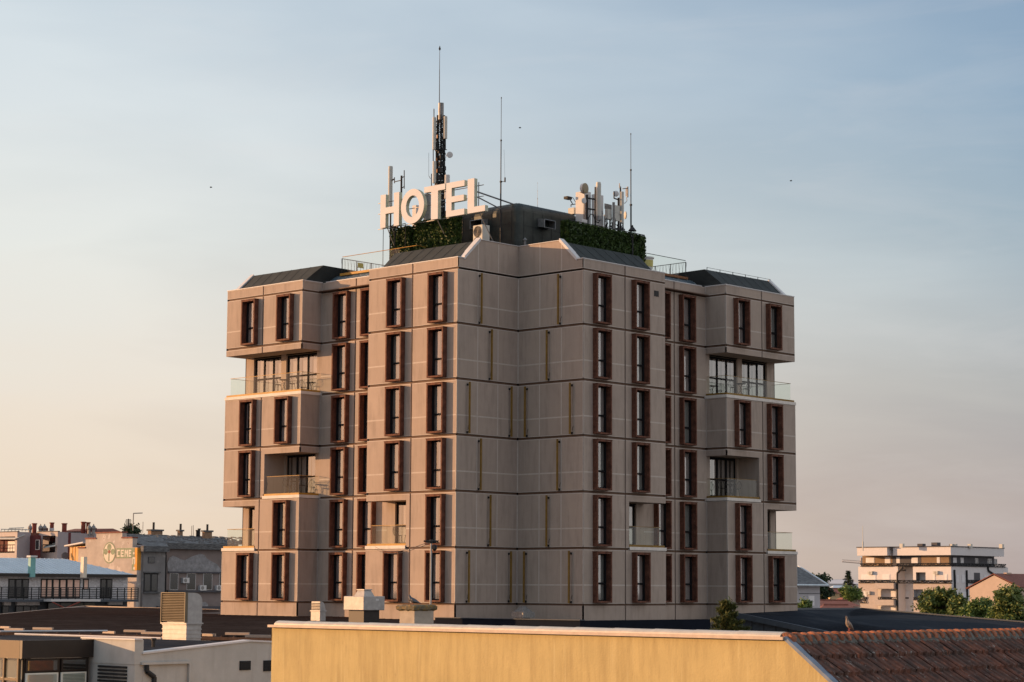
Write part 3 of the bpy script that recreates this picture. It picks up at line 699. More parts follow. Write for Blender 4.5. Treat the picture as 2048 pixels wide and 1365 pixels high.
# ------------------------------------------------------------------ antennas
def S(u, v, x=None, y=None): return hitx(u, v, x) if x is not None else hity(u, v, y)
def pantenna(parent, name, c, w, d, h, rz, mat_):
    """sector antenna: slim box with rounded front"""
    m_ = MB(); pts = []
    for i in range(9):
        t = pi*i/8; pts.append((cos(t)*w/2, -sin(t)*d*.45))
    pts += [(-w/2, d*.5), (w/2, d*.5)]
    R = Matrix.Rotation(rz, 3, 'Z'); rs = []
    for z, k in ((0, .86), (.03, 1), (h-.03, 1), (h, .86)): rs.append([Vector(c)+R @ Vector((x*k, y*k, z)) for x, y in pts])
    return m_.rings(rs).build(name, mat_, parent)
def dish(parent, c, r, direction, mat_=None, name='dish'):
    d = Vector(direction).normalized(); m_ = MB(); c = Vector(c)
    m_.lathe(c, [(.05*r, -.35*r), (r*.7, -.28*r), (r, -.12*r), (r, .06*r), (r*.8, .14*r), (r*.05, .18*r)], 20, d)
    return m_.build(name, mat_ or M['white'], parent, smooth=False)
# lattice mast behind the T
mx_, my_ = .0, 3.55
b0 = hitx(880, 440, mx_); mast = thing('antenna_mast', 'tall dark lattice mast behind the letter T carrying panel antennas and a thin spire', 'antenna mast', (mx_, b0.y, RID))
my_ = b0.y
zt = lambda v: hitx(877, v, mx_).z
lat = MB(); Ztop = zt(232); r_ = .30
legs = [(mx_+r_*cos(a), my_+r_*sin(a)) for a in (pi/4, 3*pi/4, 5*pi/4, 7*pi/4)]
for x, y in legs: lat.tube((x, y, RID-.1), (mx_+(x-mx_)*.7, my_+(y-my_)*.7, Ztop), .045, n=6)
z = RID; i = 0
while z < Ztop-.4:
    for k in range(4):
        a = legs[k]; b = legs[(k+1) % 4]; lat.tube((*a, z), (*b, z+.4), .02, n=4); lat.tube((*b, z), (*a, z+.4), .02, n=4)
    z += .4
for k in range(16):     # cable runs and clamps in the core
    z0 = RID+.4+k*.4; lat.box(mx_-.17+.03*(k % 3), mx_+.15, my_-.17, my_+.16-.05*(k % 2), z0, z0+.26)
for k in range(7): lat.tube((mx_-.12+.04*k, my_-.2+.03*k, RID), (mx_-.1+.035*k, my_-.16+.03*k, Ztop-.4), .018, n=4)
rr = random.Random(77)
for k in range(60):     # radios, clamps and cable loops strapped round the lattice
    a = rr.uniform(0, 2*pi); z0 = rr.uniform(RID+1.8, Ztop-.2); x, y = mx_+.27*cos(a), my_+.27*sin(a); q = rr.uniform(.05, .11)
    if k % 3: lat.path([(x, y, z0), (x+.08*cos(a), y+.08*sin(a), z0-.15), (x*.98, y, z0-.4)], .016, 4)
    else: lat.box(x-q, x+q, y-q, y+q, z0, z0+q*3)
for x, y in legs: lat.tube((mx_+(x-mx_)*.55, my_+(y-my_)*.55, RID), (mx_+(x-mx_)*.5, my_+(y-my_)*.5, Ztop), .05, n=5)
lat.build('lattice', M['metaldark'], mast)
cop_ = MB()
for k in range(9): cop_.box(mx_-.26, mx_-.18, my_+.02, my_+.10, RID+1.7+k*.7, RID+1.7+k*.7+.2)
cop_.build('copper_clamp', mat('coppery fittings', (.24, .12, .05), .6, metal=.3), mast)
MB().tube((mx_, my_, Ztop-.3), (mx_, my_, zt(208)), .17, n=12).build('top_drum', M['steel'], mast)
tp = hitx(873, 208, mx_); 
MB().tube((mx_, my_+.14, Ztop-.2), (mx_, my_+.16, zt(140)), .028, .02, n=6).tube((mx_, my_+.16, zt(140)), (mx_, my_+.16, zt(97)), .018, .012, n=6).lathe((mx_, my_+.16, zt(99)), [(.02, -.1), (.07, 0), (.05, .06), (.01, .2)], 8).build('spire', M['metaldark'], mast)
def pan_px(parent, u, v0, v1, w, x=None, y=None, mat_=None, rz=-pi/2*.6, name='panel_antenna', d=.16):
    b = S(u, v1, x, y); t = S(u, v0, x, y); return pantenna(parent, name, b, w, d, t.z-b.z, rz, mat_ or M['offwhite'])
pan_px(mast, 868, 235, 300, .21, x=-.45); pan_px(mast, 868.5, 323, 367, .22, x=-.45); pan_px(mast, 890.5, 233, 278, .21, x=-.1)
pan_px(mast, 894, 350, 398, .30, x=-.1, mat_=M['white'])
ar = MB()
for v, u0, u1 in ((245, 866, 877), (290, 866, 877), (300, 866, 878), (330, 866, 878), (360, 866, 878), (240, 877, 892), (265, 877, 892), (300, 877, 894), (345, 877, 890)):
    ar.tube(S(u0, v, x=-.3), S(u1, v, x=0), .025, n=5)
for u, v0, v1, x in ((866.5, 300, 330, -.3), (872, 297, 326, -.3), (891, 278, 300, -.1), (886, 232, 300, -.1), (889, 345, 400, -.1), (863, 348, 385, -.4), (868, 218, 236, -.4)): ar.tube(S(u, v0, x=x), S(u, v1, x=x), .03, n=5)
ar.build('bracket', M['metaldark'], mast)
dish(mast, S(899.5, 310, x=-.2), .19, (-.6, -.9, .0))
MB().tube(S(857.5, 306, x=-.4), S(857.5, 352, x=-.4), .012, n=4).tube(S(857.5, 352, x=-.4), S(861, 358, x=-.4), .02, n=4).build('whip', M['steel'], mast)
# stand alone antennas left of the mast
sa_ = thing('panel_antenna', 'tall pale slab antenna on a pole rising behind the letter H', 'antenna', (-1.0, 9.2, 19.7))
pan_px(sa_, 780, 333, 413, .26, x=-1.0); pb = S(779, 413, x=-1.0)
MB().tube((pb.x+.1, pb.y, 19.7), (pb.x+.1, pb.y, pb.z+1), .05).build('pole', M['metaldark'], sa_)
db = S(802, 440, x=-1.0); da = thing('dipole_antenna', 'dark pole with side arms carrying short vertical rods, behind the letters H and O', 'antenna', (db.x, db.y, 19.7))
MB().tube((db.x, db.y, 19.7), (db.x, db.y, S(802, 352, x=-1.0).z), .06).build('pole', M['metaldark'], da)
a_ = MB()
for (u0, v0, u1, v1) in ((802, 361, 789, 364), (802, 357, 809, 353), (802, 378, 809, 373)): a_.tube(S(u0, v0, x=-1), S(u1, v1, x=-1), .03, n=5)
for (u, v0, v1) in ((789, 355, 367), (808.5, 341, 378)): a_.tube(S(u, v0, x=-1), S(u, v1, x=-1), .03, n=5)
a_.tube(S(784, 361, x=-1), S(788, 359, x=-1), .05, n=5); a_.build('arm', M['metaldark'], da)
for (u, v0, v1, w, lb) in ((835, 389, 445, .34, 'grey slab antenna seen through the letter O'), ):
    t = thing('panel_antenna', lb, 'antenna', (-.8, 6.5, RID)); pan_px(t, 854, 388, 442, .42, x=-1.2, mat_=M['steel']); p_ = S(846, 445, x=-1.2); MB().tube((p_.x+.1, p_.y, RID-.1), (p_.x+.1, p_.y, 23.6), .04).build('pole', M['metaldark'], t)
def cabinet(label, ul, uc, ur, v0, v1, y, mat_=None, zb=RID-.1):
    """near corner on pixel column uc at plane y; lit side to ul, shaded front to ur"""
    c = hity(uc, v1, y); zt_ = hity(uc, v0, y).z; y1 = hitx(ul, v1, c.x).y; x1 = hity(ur, v1, y).x; t = thing('equipment_cabinet', label, 'cabinet', ((c.x+x1)/2, (y+y1)/2, zb))
    MB().box(c.x, x1, y, y1, c.z, zt_).build('body', mat_ or M['offwhite'], t, bevel=.015)
    for fx in (.2, .8): x = c.x+(x1-c.x)*fx; MB().tube((x, (y+y1)/2, zb), (x, (y+y1)/2, c.z), .03, n=6).build('foot', M['metaldark'], t)
    dm = MB(); zz = c.z+(zt_-c.z)*.5; dm.box(c.x+.04, x1-.04, y-.006, y-.002, zz, zz+.012); dm.box(x1-.1, x1-.07, y-.02, y-.002, zz-.12, zz-.04); dm.build('door_seam', M['steel'], t); return t
cabinet('white equipment cabinet visible through the bottom of the letter O', 824, 832, 838, 410, 462, 9.2, M['white'], zb=19.7)
# whips
def whip(label, u, vb, vt, x=None, y=None, segs=(), r=.03, zb=RID-.1, kink=None):
    b = S(u, vb, x, y); tz = S(u, vt, x, y).z; t = thing('whip_antenna', label, 'antenna', (b.x, b.y, zb), 'thin whip antennas on the hotel roof')
    m_ = MB(); zz = zb; H = tz-zb
    for i, (f0, rr_) in enumerate(((.45, r*1.1), (.72, r*.75), (1, r*.4))):
        m_.tube((b.x, b.y, zz), (b.x, b.y, zb+H*f0), rr_, n=6); zz = zb+H*f0
        m_.tube((b.x, b.y, zz-.06), (b.x, b.y, zz+.03), rr_*1.7, n=6)
    m_.build('mast', M['metaldark'] if r > .025 else M['steel'], t)
    if kink:
        k = MB(); p1 = S(kink[0], kink[1], x, y); k.tube((b.x, b.y, p1.z), p1, .02, n=5); k.tube(p1-Vector((0, 0, .05)), p1+Vector((0, 0, .22)), .045, n=6); k.tube(p1, S(kink[0]-2, kink[2], x, y), .007, n=4); k.build('side_whip', M['metaldark'], t)
    return t
whip('tall black whip mast in front of the penthouse corner with a small side arm', 1001, 482, 196, x=-.2, r=.04, kink=(1010, 363, 300))
whip('faint thin whip rising behind the middle of the penthouse roof', 1075, 410, 366, x=4, r=.01, zb=PZ1-.05)
whip('tall pale whip mast beside the right roof lantern', 1262, 470, 268, y=-1.5, r=.045)
# right antenna cluster
Y = -.9
cabinet('tall white equipment cabinet behind the large round dish', 1151, 1169, 1182, 382, 452, Y+1.0, M['white'])
cabinet('wide pale equipment cabinet behind the upright white tube antenna', 1183, 1191, 1207, 388, 454, Y+.6, M['white'])
cabinet('small pale box carrying the floodlight at the end of the penthouse', 1136, 1148, 1155, 415, 428, 1.2, zb=22.5)
cabinet('small white box at the foot of the dish pole', 1162.5, 1164, 1175, 438, 450, Y-.3, M['white'])
fl = thing('floodlight', 'small dark floodlight on a bent arm above the penthouse end', 'floodlight', S(1143, 414, y=1.3))
MB().path([S(1142, 414, y=1.3), S(1142, 410, y=1.3), S(1155, 408, y=1.3)], .03).path([S(1145, 408, y=1.3), S(1138, 396, y=1.3)], .03).path([S(1153, 408, y=1.3), S(1146, 396, y=1.3), S(1139, 394, y=1.3)], .018).build('arm', M['metaldark'], fl)
p_ = S(1136, 396, y=1.3); MB().box(p_.x-.22, p_.x+.2, p_.y-.15, p_.y+.15, p_.z-.1, p_.z+.06).build('lamp_head', M['metaldark'], fl)
dp = thing('dish_mast', 'steel pole carrying a large tan faced dish above a small white dish', 'antenna mast', S(1174, 460, y=Y))
b_ = S(1174, 460, y=Y); MB().tube((b_.x, b_.y, RID), (b_.x, b_.y, S(1174, 390, y=Y).z), .07).path([S(1176, 397, y=Y), S(1190, 399, y=Y)], .05).path([S(1176, 418, y=Y), S(1190, 420, y=Y)], .05).build('pole', M['metaldark'], dp)
M['tan'] = mat('tan dish cover', (.30, .25, .17), .7, vary=.1)
dd_ = dish(dp, S(1171, 377, y=Y-.1), .31, (.14, -1, 0), M['tan']); dish(dp, S(1168, 402, y=Y-.1), .17, (-.2, -1, 0))
MB().lathe(S(1171, 377, y=Y-.09), [(.31, 0), (.30, .2), (.1, .34)], 18, Vector((-.14, 1, 0))).build('dish_shroud', M['white'], dp)
cb = MB()
for k in range(4): cb.path([S(1168+k*1.5, 405, y=Y), S(1167+k*1.6, 430, y=Y-.05), S(1169+k*1.2, 455, y=Y)], .018, 4)
cb.path([S(1160, 385, y=Y), S(1168, 388, y=Y), S(1173, 395, y=Y)], .014, 4).build('cable', M['rust'], dp)
ta = thing('panel_antenna', 'upright white tube shaped antenna with a curled black cable', 'antenna', S(1196, 455, y=Y))
b_ = S(1197, 433, y=Y); MB().lathe(b_, [(.14, 0), (.155, .05), (.155, S(1197, 367, y=Y).z-b_.z-.04), (.13, S(1197, 365, y=Y).z-b_.z)], 16).build('radome', M['offwhite'], ta, smooth=False)
MB().tube((b_.x, b_.y+.25, RID), (b_.x, b_.y+.25, b_.z+1.8), .05).build('pole', M['metaldark'], ta)
MB().tube(b_-Vector((0, 0, .25)), b_, .15, n=10).build('base', M['steel'], ta)
MB().path([S(1176, 450, y=Y-.3), S(1177, 436, y=Y-.3), S(1181, 429, y=Y-.3), S(1186, 429, y=Y-.3), S(1189, 437, y=Y-.3), S(1192, 444, y=Y-.3), S(1197, 446, y=Y-.3), S(1200, 440, y=Y-.3)], .03).build('cable', M['metaldark'], ta)
cabinet('grey radio unit with warm lit side between the tube antenna and the boxy antenna', 1209.5, 1215.5, 1224, 418, 438, Y)
cabinet('flat grey box antenna behind the radio units', 1208.5, 1209.5, 1224, 407, 418, Y+.6, M['steel'])
cabinet('boxy pale radio unit on the pole left of the slender panel antenna', 1227.5, 1229, 1240, 410, 441, Y)
pa = thing('panel_antenna', 'slender pale panel antenna at the right end of the cluster with a small dish behind', 'antenna', S(1245, 468, y=Y))
pan_px(pa, 1245, 384, 448, .24, y=Y, rz=.2); b_ = S(1246, 460, y=Y); MB().tube((b_.x, b_.y+.2, RID), (b_.x, b_.y+.2, S(1245, 374, y=Y).z), .05).tube((b_.x, b_.y, b_.z+.0), (b_.x, b_.y, b_.z+.6), .04).build('pole', M['metaldark'], pa)
dish(pa, S(1251, 431, y=Y+.3), .24, (.9, -.6, 0), M['offwhite'])
a_ = MB(); a_.path([S(1242, 374, y=Y), S(1240, 373, y=Y)], .02); a_.path([S(1245, 378, y=Y), S(1254, 377, y=Y)], .03)
for u, v0, v1, r in ((1239, 367, 377, .03), (1255, 374, 395, .06), (1252, 378, 393, .03)): a_.tube(S(u, v0, y=Y), S(u, v1, y=Y), r, n=6)
a_.path([S(1253, 395, y=Y), S(1254, 402, y=Y), S(1250, 407, y=Y), S(1244, 405, y=Y)], .02, 5)
a_.build('bracket', M['steel'], pa)
d2 = thing('dish_mast', 'dark pole with a small round dish facing away and tangled cables at its foot', 'antenna mast', S(1237, 460, y=Y+.2))
MB().tube((S(1237, 460, y=Y+.2).x, Y+.2, RID), S(1237, 396, y=Y+.2), .06).path([S(1228, 383, y=Y+.2), S(1228, 397, y=Y+.2), S(1237, 400, y=Y+.2)], .04).build('pole', M['metaldark'], d2); dish(d2, S(1232, 388, y=Y+.2), .18, (.5, .8, 0), M['coping'])
cl = MB(); rr = random.Random(5)
for k in range(26):
    u = rr.uniform(1208, 1246); v = rr.uniform(440, 462); pts = [S(u+rr.uniform(-5, 5), v+rr.uniform(-8, 8), y=Y+rr.uniform(-.1, .3)) for _ in range(4)]; cl.path(pts, rr.uniform(.015, .035), 4)
cl.build('cable', M['metaldark'], d2)
for u, lb in ((1223, 'short steel pole'),): pass
pg = MB()
for u in (1209, 1226, 1228.5): b_ = S(u, 460, y=Y-.1); pg.tube((b_.x, b_.y, RID), (b_.x, b_.y, S(u, 405 if u > 1210 else 430, y=Y-.1).z), .045, n=6)
pg.build('pole', M['steel'], d2)
# roof lanterns
def lantern(label, u, vtop, vbot, x=None, y=None, zb=RID, arm=False):
    p = S(u, vbot, x, y); zt_ = S(u, vtop, x, y).z; c = Vector((p.x, p.y, zb)); t = thing('roof_lantern', label, 'lantern', c, 'black lanterns on the hotel roof')
    MB().tube(c, (c.x, c.y, zt_-.75), .045).lathe((c.x, c.y, zt_-.78), [(.05, 0), (.09, .05), (.05, .1)], 8).build('post', M['metaldark'], t)
    MB().rings([[(c.x+r*cos(a*pi/3), c.y+r*sin(a*pi/3), zt_+z) for a in range(6)] for r, z in ((.09, -.68), (.2, -.34))], cap=False).build('lamp_glass', M['railglass'], t)
    k = MB()
    for i in range(6):
        a = 2*pi*i/6; k.tube((c.x+.09*cos(a), c.y+.09*sin(a), zt_-.68), (c.x+.2*cos(a), c.y+.2*sin(a), zt_-.34), .012, n=4)
    k.lathe((c.x, c.y, zt_-.34), [(.27, 0), (.24, .04), (.09, .22), (.05, .24), (.06, .29), (.02, .36)], 6).build('lamp_cap', M['metaldark'], t)
lantern('black street style lantern in front of the small hedge under the letter H', 789, 445, 500, x=-2.2, zb=19.7)
lantern('black street style lantern in front of the right end of the long hedge', 1265, 451, 510, y=-2.95, zb=RID-.3)
# AC unit by the ridge, flue, roof hood
AX = -1.5; a = hitx(946, 476, AX); b = hitx(965, 449, AX)
ac = thing('ac_unit', 'white outdoor air conditioner with two fans behind the roof ridge', 'air conditioner', (AX+.2, (a.y+b.y)/2, RID-.03))
MB().box(AX, AX+.6, b.y, a.y, RID-.02, b.z).build('casing', M['offwhite'], ac, bevel=.02)
fg = MB()
for zc in (b.z-.38, b.z-1.0):
    yc = a.y-.36
    for r in (.10, .18, .26, .31): 
        pts = [(AX-.02, yc+r*cos(t*pi/8), zc+r*sin(t*pi/8)) for t in range(17)]; fg.path(pts, .012, 4)
fg.build('fan_guard', M['steel'], ac)
fb = MB()
for zc in (b.z-.38, b.z-1.0): fb.lathe((AX-.003, a.y-.36, zc), [(.30, -.0), (.29, .004)], 20, Vector((-1, 0, 0)))
fb.build('fan', mat('fan shadow grey', (.12, .11, .10), .7), ac)
fp = hity(1050, 490, .35); fl = thing('flue_pipe', 'short metal flue with a conical cap behind the notch parapet', 'flue', (fp.x, fp.y, RID))
MB().tube((fp.x, fp.y, RID-.1), (fp.x, fp.y, fp.z+.28), .07, n=10).build('pipe', M['steel'], fl)
MB().lathe((fp.x, fp.y, fp.z+.27), [(.13, 0), (.12, .05), (.02, .14)], 10).build('cap', M['steel'], fl)
# ------------------------------------------------------------------ balcony furniture (wire bistro sets)
def chair_mesh():
    m_ = MB(); m_.lathe((0, 0, .44), [(.19, 0), (.20, .015), (.19, .03)], 14)
    for a in (45, 135, 225, 315): x, y = .2*cos(radians(a)), .2*sin(radians(a)); m_.tube((x*.8, y*.8, .44), (x*1.1, y*1.1, 0), .014, n=5)
    return m_
def chair(label, c, rz):
    t = thing('bistro_chair', label, 'chair', (0, 0, 0), 'wire bistro chairs on the balconies')
    chair_mesh().build('seat', M['metaldark'], t)
    k = MB(); pts = [(-.2, .16, .45), (-.23, .24, .68), (-.12, .28, .88), (0, .29, .93), (.12, .28, .88), (.23, .24, .68), (.2, .16, .45)]
    k.path(pts, .014, 5)
    for x in (-.13, -.045, .045, .13): k.tube((x*.8, .18, .46), (x, .285, .88), .009, n=4)
    k.build('backrest', M['metaldark'], t); t.location = c; t.rotation_euler = (0, 0, rz)
def table(label, c):
    t = thing('bistro_table', label, 'table', (0, 0, 0), 'round bistro tables on the balconies')
    MB().lathe((0, 0, .70), [(.32, 0), (.33, .015), (.32, .03)], 18).build('tabletop', M['metaldark'], t)
    k = MB()
    for a in (0, 120, 240): x, y = .24*cos(radians(a)), .24*sin(radians(a)); k.path([(x, y, 0), (-x*.3, -y*.3, .38), (x*.7, y*.7, .70)], .013, 5)
    k.build('leg', M['metaldark'], t); t.location = c
for sw, nm in ((0, 'left'), (1, 'right')):
    f = (lambda x, y, z: (x, y, z)) if sw == 0 else (lambda x, y, z: (y, x, z))
    rz = (lambda a: a) if sw == 0 else (lambda a: -pi/2-a)
    for z, y, desc in ((12.65, 15.4, f'the upper {nm} wing balcony'), (6.47, 14.3, f'the middle {nm} wing balcony')):
        table(f'small dark round wire table behind the glass of {desc}', f(-4.25, y, z))
        chair(f'dark wire chair with arched back left of the table on {desc}', f(-4.2, y+.62, z), rz(radians(10)) if sw == 0 else rz(radians(10)))
        chair(f'dark wire chair with arched back right of the table on {desc}', f(-4.15, y-.6, z), rz(radians(170)))
    chair(f'dark wire chair at the inner end of the low {nm} front corner balcony', f(-4.3, 4.4, 3.37), rz(radians(180)))
    if sw == 0: chair('dark wire chair nearer the open end of the low left front corner balcony', f(-4.2, 5.3, 3.37), radians(20))
# ------------------------------------------------------------------ roofs and vents round the foot of the hotel
M['brownroof'] = mat('brown ribbed roofing', (.065, .043, .036), .9, vary=.2, scale=2, stretch=(1, 6, 1), spec=.1)
add_layer(M['brownroof'], (.13, .095, .08), .5, scale=.35, stretch=(1, 2, 1), lo=.5, hi=.7, detail=8)
add_layer(M['brownroof'], (.025, .02, .02), .5, scale=1.2, stretch=(.4, 5, 1), lo=.55, hi=.7)
M['greywall'] = mat('grey white render', (.43, .43, .41), .85, vary=.09, scale=1.5)
add_layer(M['greywall'], (.30, .29, .27), .5, scale=1.5, stretch=(2, 2, .3), lo=.52, hi=.75)
M['yellow'] = mat('yellow plaster', (.48, .385, .18), .92, vary=.07, scale=1.2, bump=.35, bscale=25)
add_layer(M['yellow'], (.34, .26, .12), .8, scale=1.6, stretch=(3, 3, .35), lo=.45, hi=.75)
add_layer(M['yellow'], (.58, .50, .27), .55, scale=2.6, stretch=(4, 4, .25), lo=.55, hi=.75)
add_layer(M['yellow'], (.27, .20, .10), .45, scale=9, stretch=(2, 2, .5), lo=.60, hi=.75, detail=8)
add_layer(M['yellow'], (.66, .56, .30), .6, scale=1.0, stretch=(1, .9, .04), lo=.62, hi=.70, detail=2)
add_layer(M['yellow'], (.20, .15, .08), .5, scale=3.2, stretch=(1, 2.2, .25), lo=.66, hi=.80, detail=8)
add_layer(M['yellow'], (.28, .20, .10), .6, scale=14, stretch=(1, 3, .3), lo=.60, hi=.72, detail=8)
M['galv'] = mat('galvanised sheet', (.36, .35, .34), .5, metal=.15, vary=.15, scale=4)
M['blueroof'] = mat('blue black sheet roof', (.018, .023, .032), .95, vary=.25, scale=1.0, stretch=(6, 1, 1), spec=.05)
add_layer(M['blueroof'], (.06, .065, .075), .5, scale=.3, stretch=(2, 1, 1), lo=.52, hi=.7, detail=8)
M['bluewall'] = mat('slate blue panel', (.055, .068, .085), .6, vary=.15, scale=2)
M['bronze'] = mat('bronze fascia', (.115, .075, .038), .6, vary=.1)  # sunward copy of the dark fascia, sunlight put into its colour
M['fascia'] = mat('near black fascia', (.020, .016, .014), .5, vary=.2)
M['stone'] = mat('mossy concrete cap', (.14, .12, .08), .95, vary=.35, scale=9, bump=.6, bscale=30)
add_layer(M['stone'], (.30, .17, .03), .7, scale=12, lo=.5, hi=.6)
M['plaster'] = mat('weathered chimney plaster', (.40, .35, .29), .9, vary=.12, scale=5, bump=.4)
def poly_top(name, pts, th, mat_, parent=None, kind=None):
    m_ = MB().prism(pts, (0, 0, -th)); return m_.build(name, mat_, parent)
# brown ribbed roof of the low wing on the left
zb_ = lambda u, v, z: hitz(u, v, z)
A = hitz(440, 1221, -.84); Bp = hitz(170, 1213.5, -.84); Cp = hitz(-60, 1237, -.84); Dp = hitz(-60, 1264, -1.05); Ep = hitz(60, 1266, -1.05); Fp = hitz(640, 1279, -1.05)
low = thing('low_annex', 'low annex building with a wide brown ribbed roof left of the hotel foot', 'annex', (0, 10, GZ))
rp = [A, Bp, Cp, Dp, Ep, Fp, Vector((-6, -2, -.95)), Vector((-4, 0, -.92)), Vector((-3.3, 12, -.86)), Vector((-3.3, 30, -.84))]
poly_top('roof', rp, .12, M['brownroof'], low)
bd = MB().prism([Vector((p.x, p.y, -1.2)) for p in rp], (0, 0, GZ+1.2)); bd.build('wall', M['greywall'], low)
rib = MB(); cx_ = Vector((-10, 15, 0))
for i in range(150):     # standing ribs running up the slope (along x)
    y = -36+i*.62; 
    # clip the rib line y = const against the roof polygon
    xs = []
    P2 = [(p.x, p.y, p.z) for p in rp]
    for (x0, y0, z0), (x1, y1, z1) in zip(P2, P2[1:]+P2[:1]):
        if (y0-y)*(y1-y) < 0: t = (y-y0)/(y1-y0); xs.append((x0+(x1-x0)*t, z0+(z1-z0)*t))
    xs.sort()
    for a, b in zip(xs[::2], xs[1::2]):
        if b[0]-a[0] > .5: rib.hexa([(a[0], y, a[1]-.02), (b[0], y, b[1]-.02), (b[0], y+.06, b[1]-.02), (a[0], y+.06, a[1]-.02)], [(a[0], y+.01, a[1]+.055), (b[0], y+.01, b[1]+.055), (b[0], y+.05, b[1]+.055), (a[0], y+.05, a[1]+.055)])
rib.build('roof_rib', M['brownroof'], low)
eg = MB(); M['roofedge'] = mat('pale roof edge strip', (.34, .27, .22), .6, vary=.1)
for p, q in ((Cp, Bp), (Bp, A)):
    eg.hexa([p-Vector((.15, 0, .1)), q-Vector((.15, 0, .1)), q+Vector((.15, .15, -.1)), p+Vector((.15, .15, -.1))], [p+Vector((-.15, 0, .07)), q+Vector((-.15, 0, .07)), q+Vector((.15, .15, .07)), p+Vector((.15, .15, .07))])
eg.hexa([(XB-.06, G_-.1, -.9), (XB+.0, G_-.1, -.9), (XB+.0, K_+.4, -.9), (XB-.06, K_+.4, -.9)], [(XB-.05, G_-.1, -.80), (XB+.0, G_-.1, -.80), (XB+.0, K_+.4, -.80), (XB-.05, K_+.4, -.80)])
build_each(eg, 'edge_flashing', M['roofedge'], low)
sg = MB()
for u0, u1, v in ((0, 18, 1257), (8, 46, 1261), (65, 104, 1259.5), (205, 228, 1267), (247, 290, 1264.5), (282, 322, 1268.5), (404, 430, 1272.5), (450, 498, 1270), (490, 540, 1275)):
    p = hitz(u0, v, -.96); q = hitz(u1, v+.8, -.96); w = Vector((.25, .25, 0)); t_ = Vector((0, 0, .09)); sg.hexa([p, q, q+w, p+w], [p+t_, q+t_, q+w+t_, p+w+t_])
build_each(sg, 'snow_guard', M['roofedge'], low)
# rooftop exhausts
def vent_thing(label, loc): return thing('roof_vent', label, 'vent', loc)
def boxpx(uc, ul, ur, vt, vb, zbase=None, xc=None):
    """axis aligned box standing with its near corner on pixel column uc; left face to ul, right face to ur"""
    c = hitz(uc, vb, zbase) if zbase is not None else hitx(uc, vb, xc)
    y1 = hitx(ul, vb, c.x).y; x1 = hity(ur, vb, c.y).x; zt_ = hitx(uc, vt, c.x).z
    return c.x, x1, c.y, y1, c.z, zt_
# big louvred hood
x0, x1, y0, y1, z0, zt_ = boxpx(372, 323, 403, 1186, 1280, zbase=-1.06)
zm = z0+(zt_-z0)*.36
v1_ = vent_thing('large louvred exhaust hood with a rounded metal back on the low annex roof', (x0, y0, z0))
b = MB(); b.box(x0+.02, x1-.02, y0+.02, y1-.02, z0-.3, zm-.02); b.build('base', M['galv'], v1_)
b = MB()
for k in range(4): b.box(x0, x1, y0, y1, z0+.05+k*(zm-z0)/4, z0+.09+k*(zm-z0)/4)
b.box(x0-.04, x1+.04, y0-.04, y1+.04, zm-.05, zm); b.build('base_ridge', M['galv'], v1_)
n = 10; prof = [(x0+.05, zm), (x0+.05, zt_)]; r = (x1-x0)*.5
for i in range(n+1): t = pi/2-(pi/2)*i/n; prof.append((x1-r+r*cos(t), zt_-r*.85+r*.85*sin(t)))
prof += [(x1, zm)]
MB().prism([(x, y0, z) for x, z in prof], (0, y1-y0, 0)).build('hood', M['galv'], v1_)
b = MB(); nl = 17
for k in range(nl):
    z = zm+.05+k*(zt_-zm-.08)/nl; h_ = (zt_-zm)/nl; b.hexa([(x0-.06, y0+.04, z), (x0+.04, y0+.04, z+h_*.7), (x0+.04, y1-.04, z+h_*.7), (x0-.06, y1-.04, z)], [(x0-.06, y0+.04, z+.02), (x0+.04, y0+.04, z+h_*.7+.02), (x0+.04, y1-.04, z+h_*.7+.02), (x0-.06, y1-.04, z+.02)])
b.box(x0-.08, x0+.04, y0-.0, y0+.04, zm, zt_+.01); b.box(x0-.08, x0+.04, y1-.04, y1, zm, zt_+.01); b.box(x0-.08, x0+.04, y0+.04, y1-.04, zt_-.02, zt_+.012)
b.build('louvre', mat('louvre bronze', (.15, .12, .075), .6, vary=.1), v1_)
# mushroom exhaust in the middle
x0, x1, y0, y1, z0, zt_ = boxpx(727, 686.5, 769, 1193, 1252, zbase=-.98)
v2_ = vent_thing('square mushroom shaped metal exhaust with a dark neck beside the mossy chimney', (x0, y0, z0)); w = x1-x0; wy = y1-y0; zn = z0+(zt_-z0)*.52
cxm, cym = (x0+x1)/2, (y0+y1)/2
MB().box(x0+w*.13, x1-w*.13, y0+wy*.13, y1-wy*.13, z0-.4, zn).build('neck', M['fascia'], v2_)
MB().box(x0, x1, y0, y1, zn, zt_).build('body', M['galv'], v2_, bevel=.03)
def frus(a, b, ka, kb): return [[(cxm+sx_*w/2*k, cym+sy_*wy/2*k, z) for sx_, sy_ in ((-1, -1), (1, -1), (1, 1), (-1, 1))] for z, k in ((a, ka), (b, kb))]
h_ = zt_-zn
MB().rings(frus(zt_-.005, zt_+h_*.42, .50, .32)).rings(frus(zt_+h_*.42, zt_+h_*.5, .38, .38)).build('cap', M['galv'], v2_)
lb_ = MB().box(cxm+.1, cxm+.3, y0-.006, y0-.002, zt_-.22, zt_-.12); lb_.build('rating_plate', M['white'], v2_)
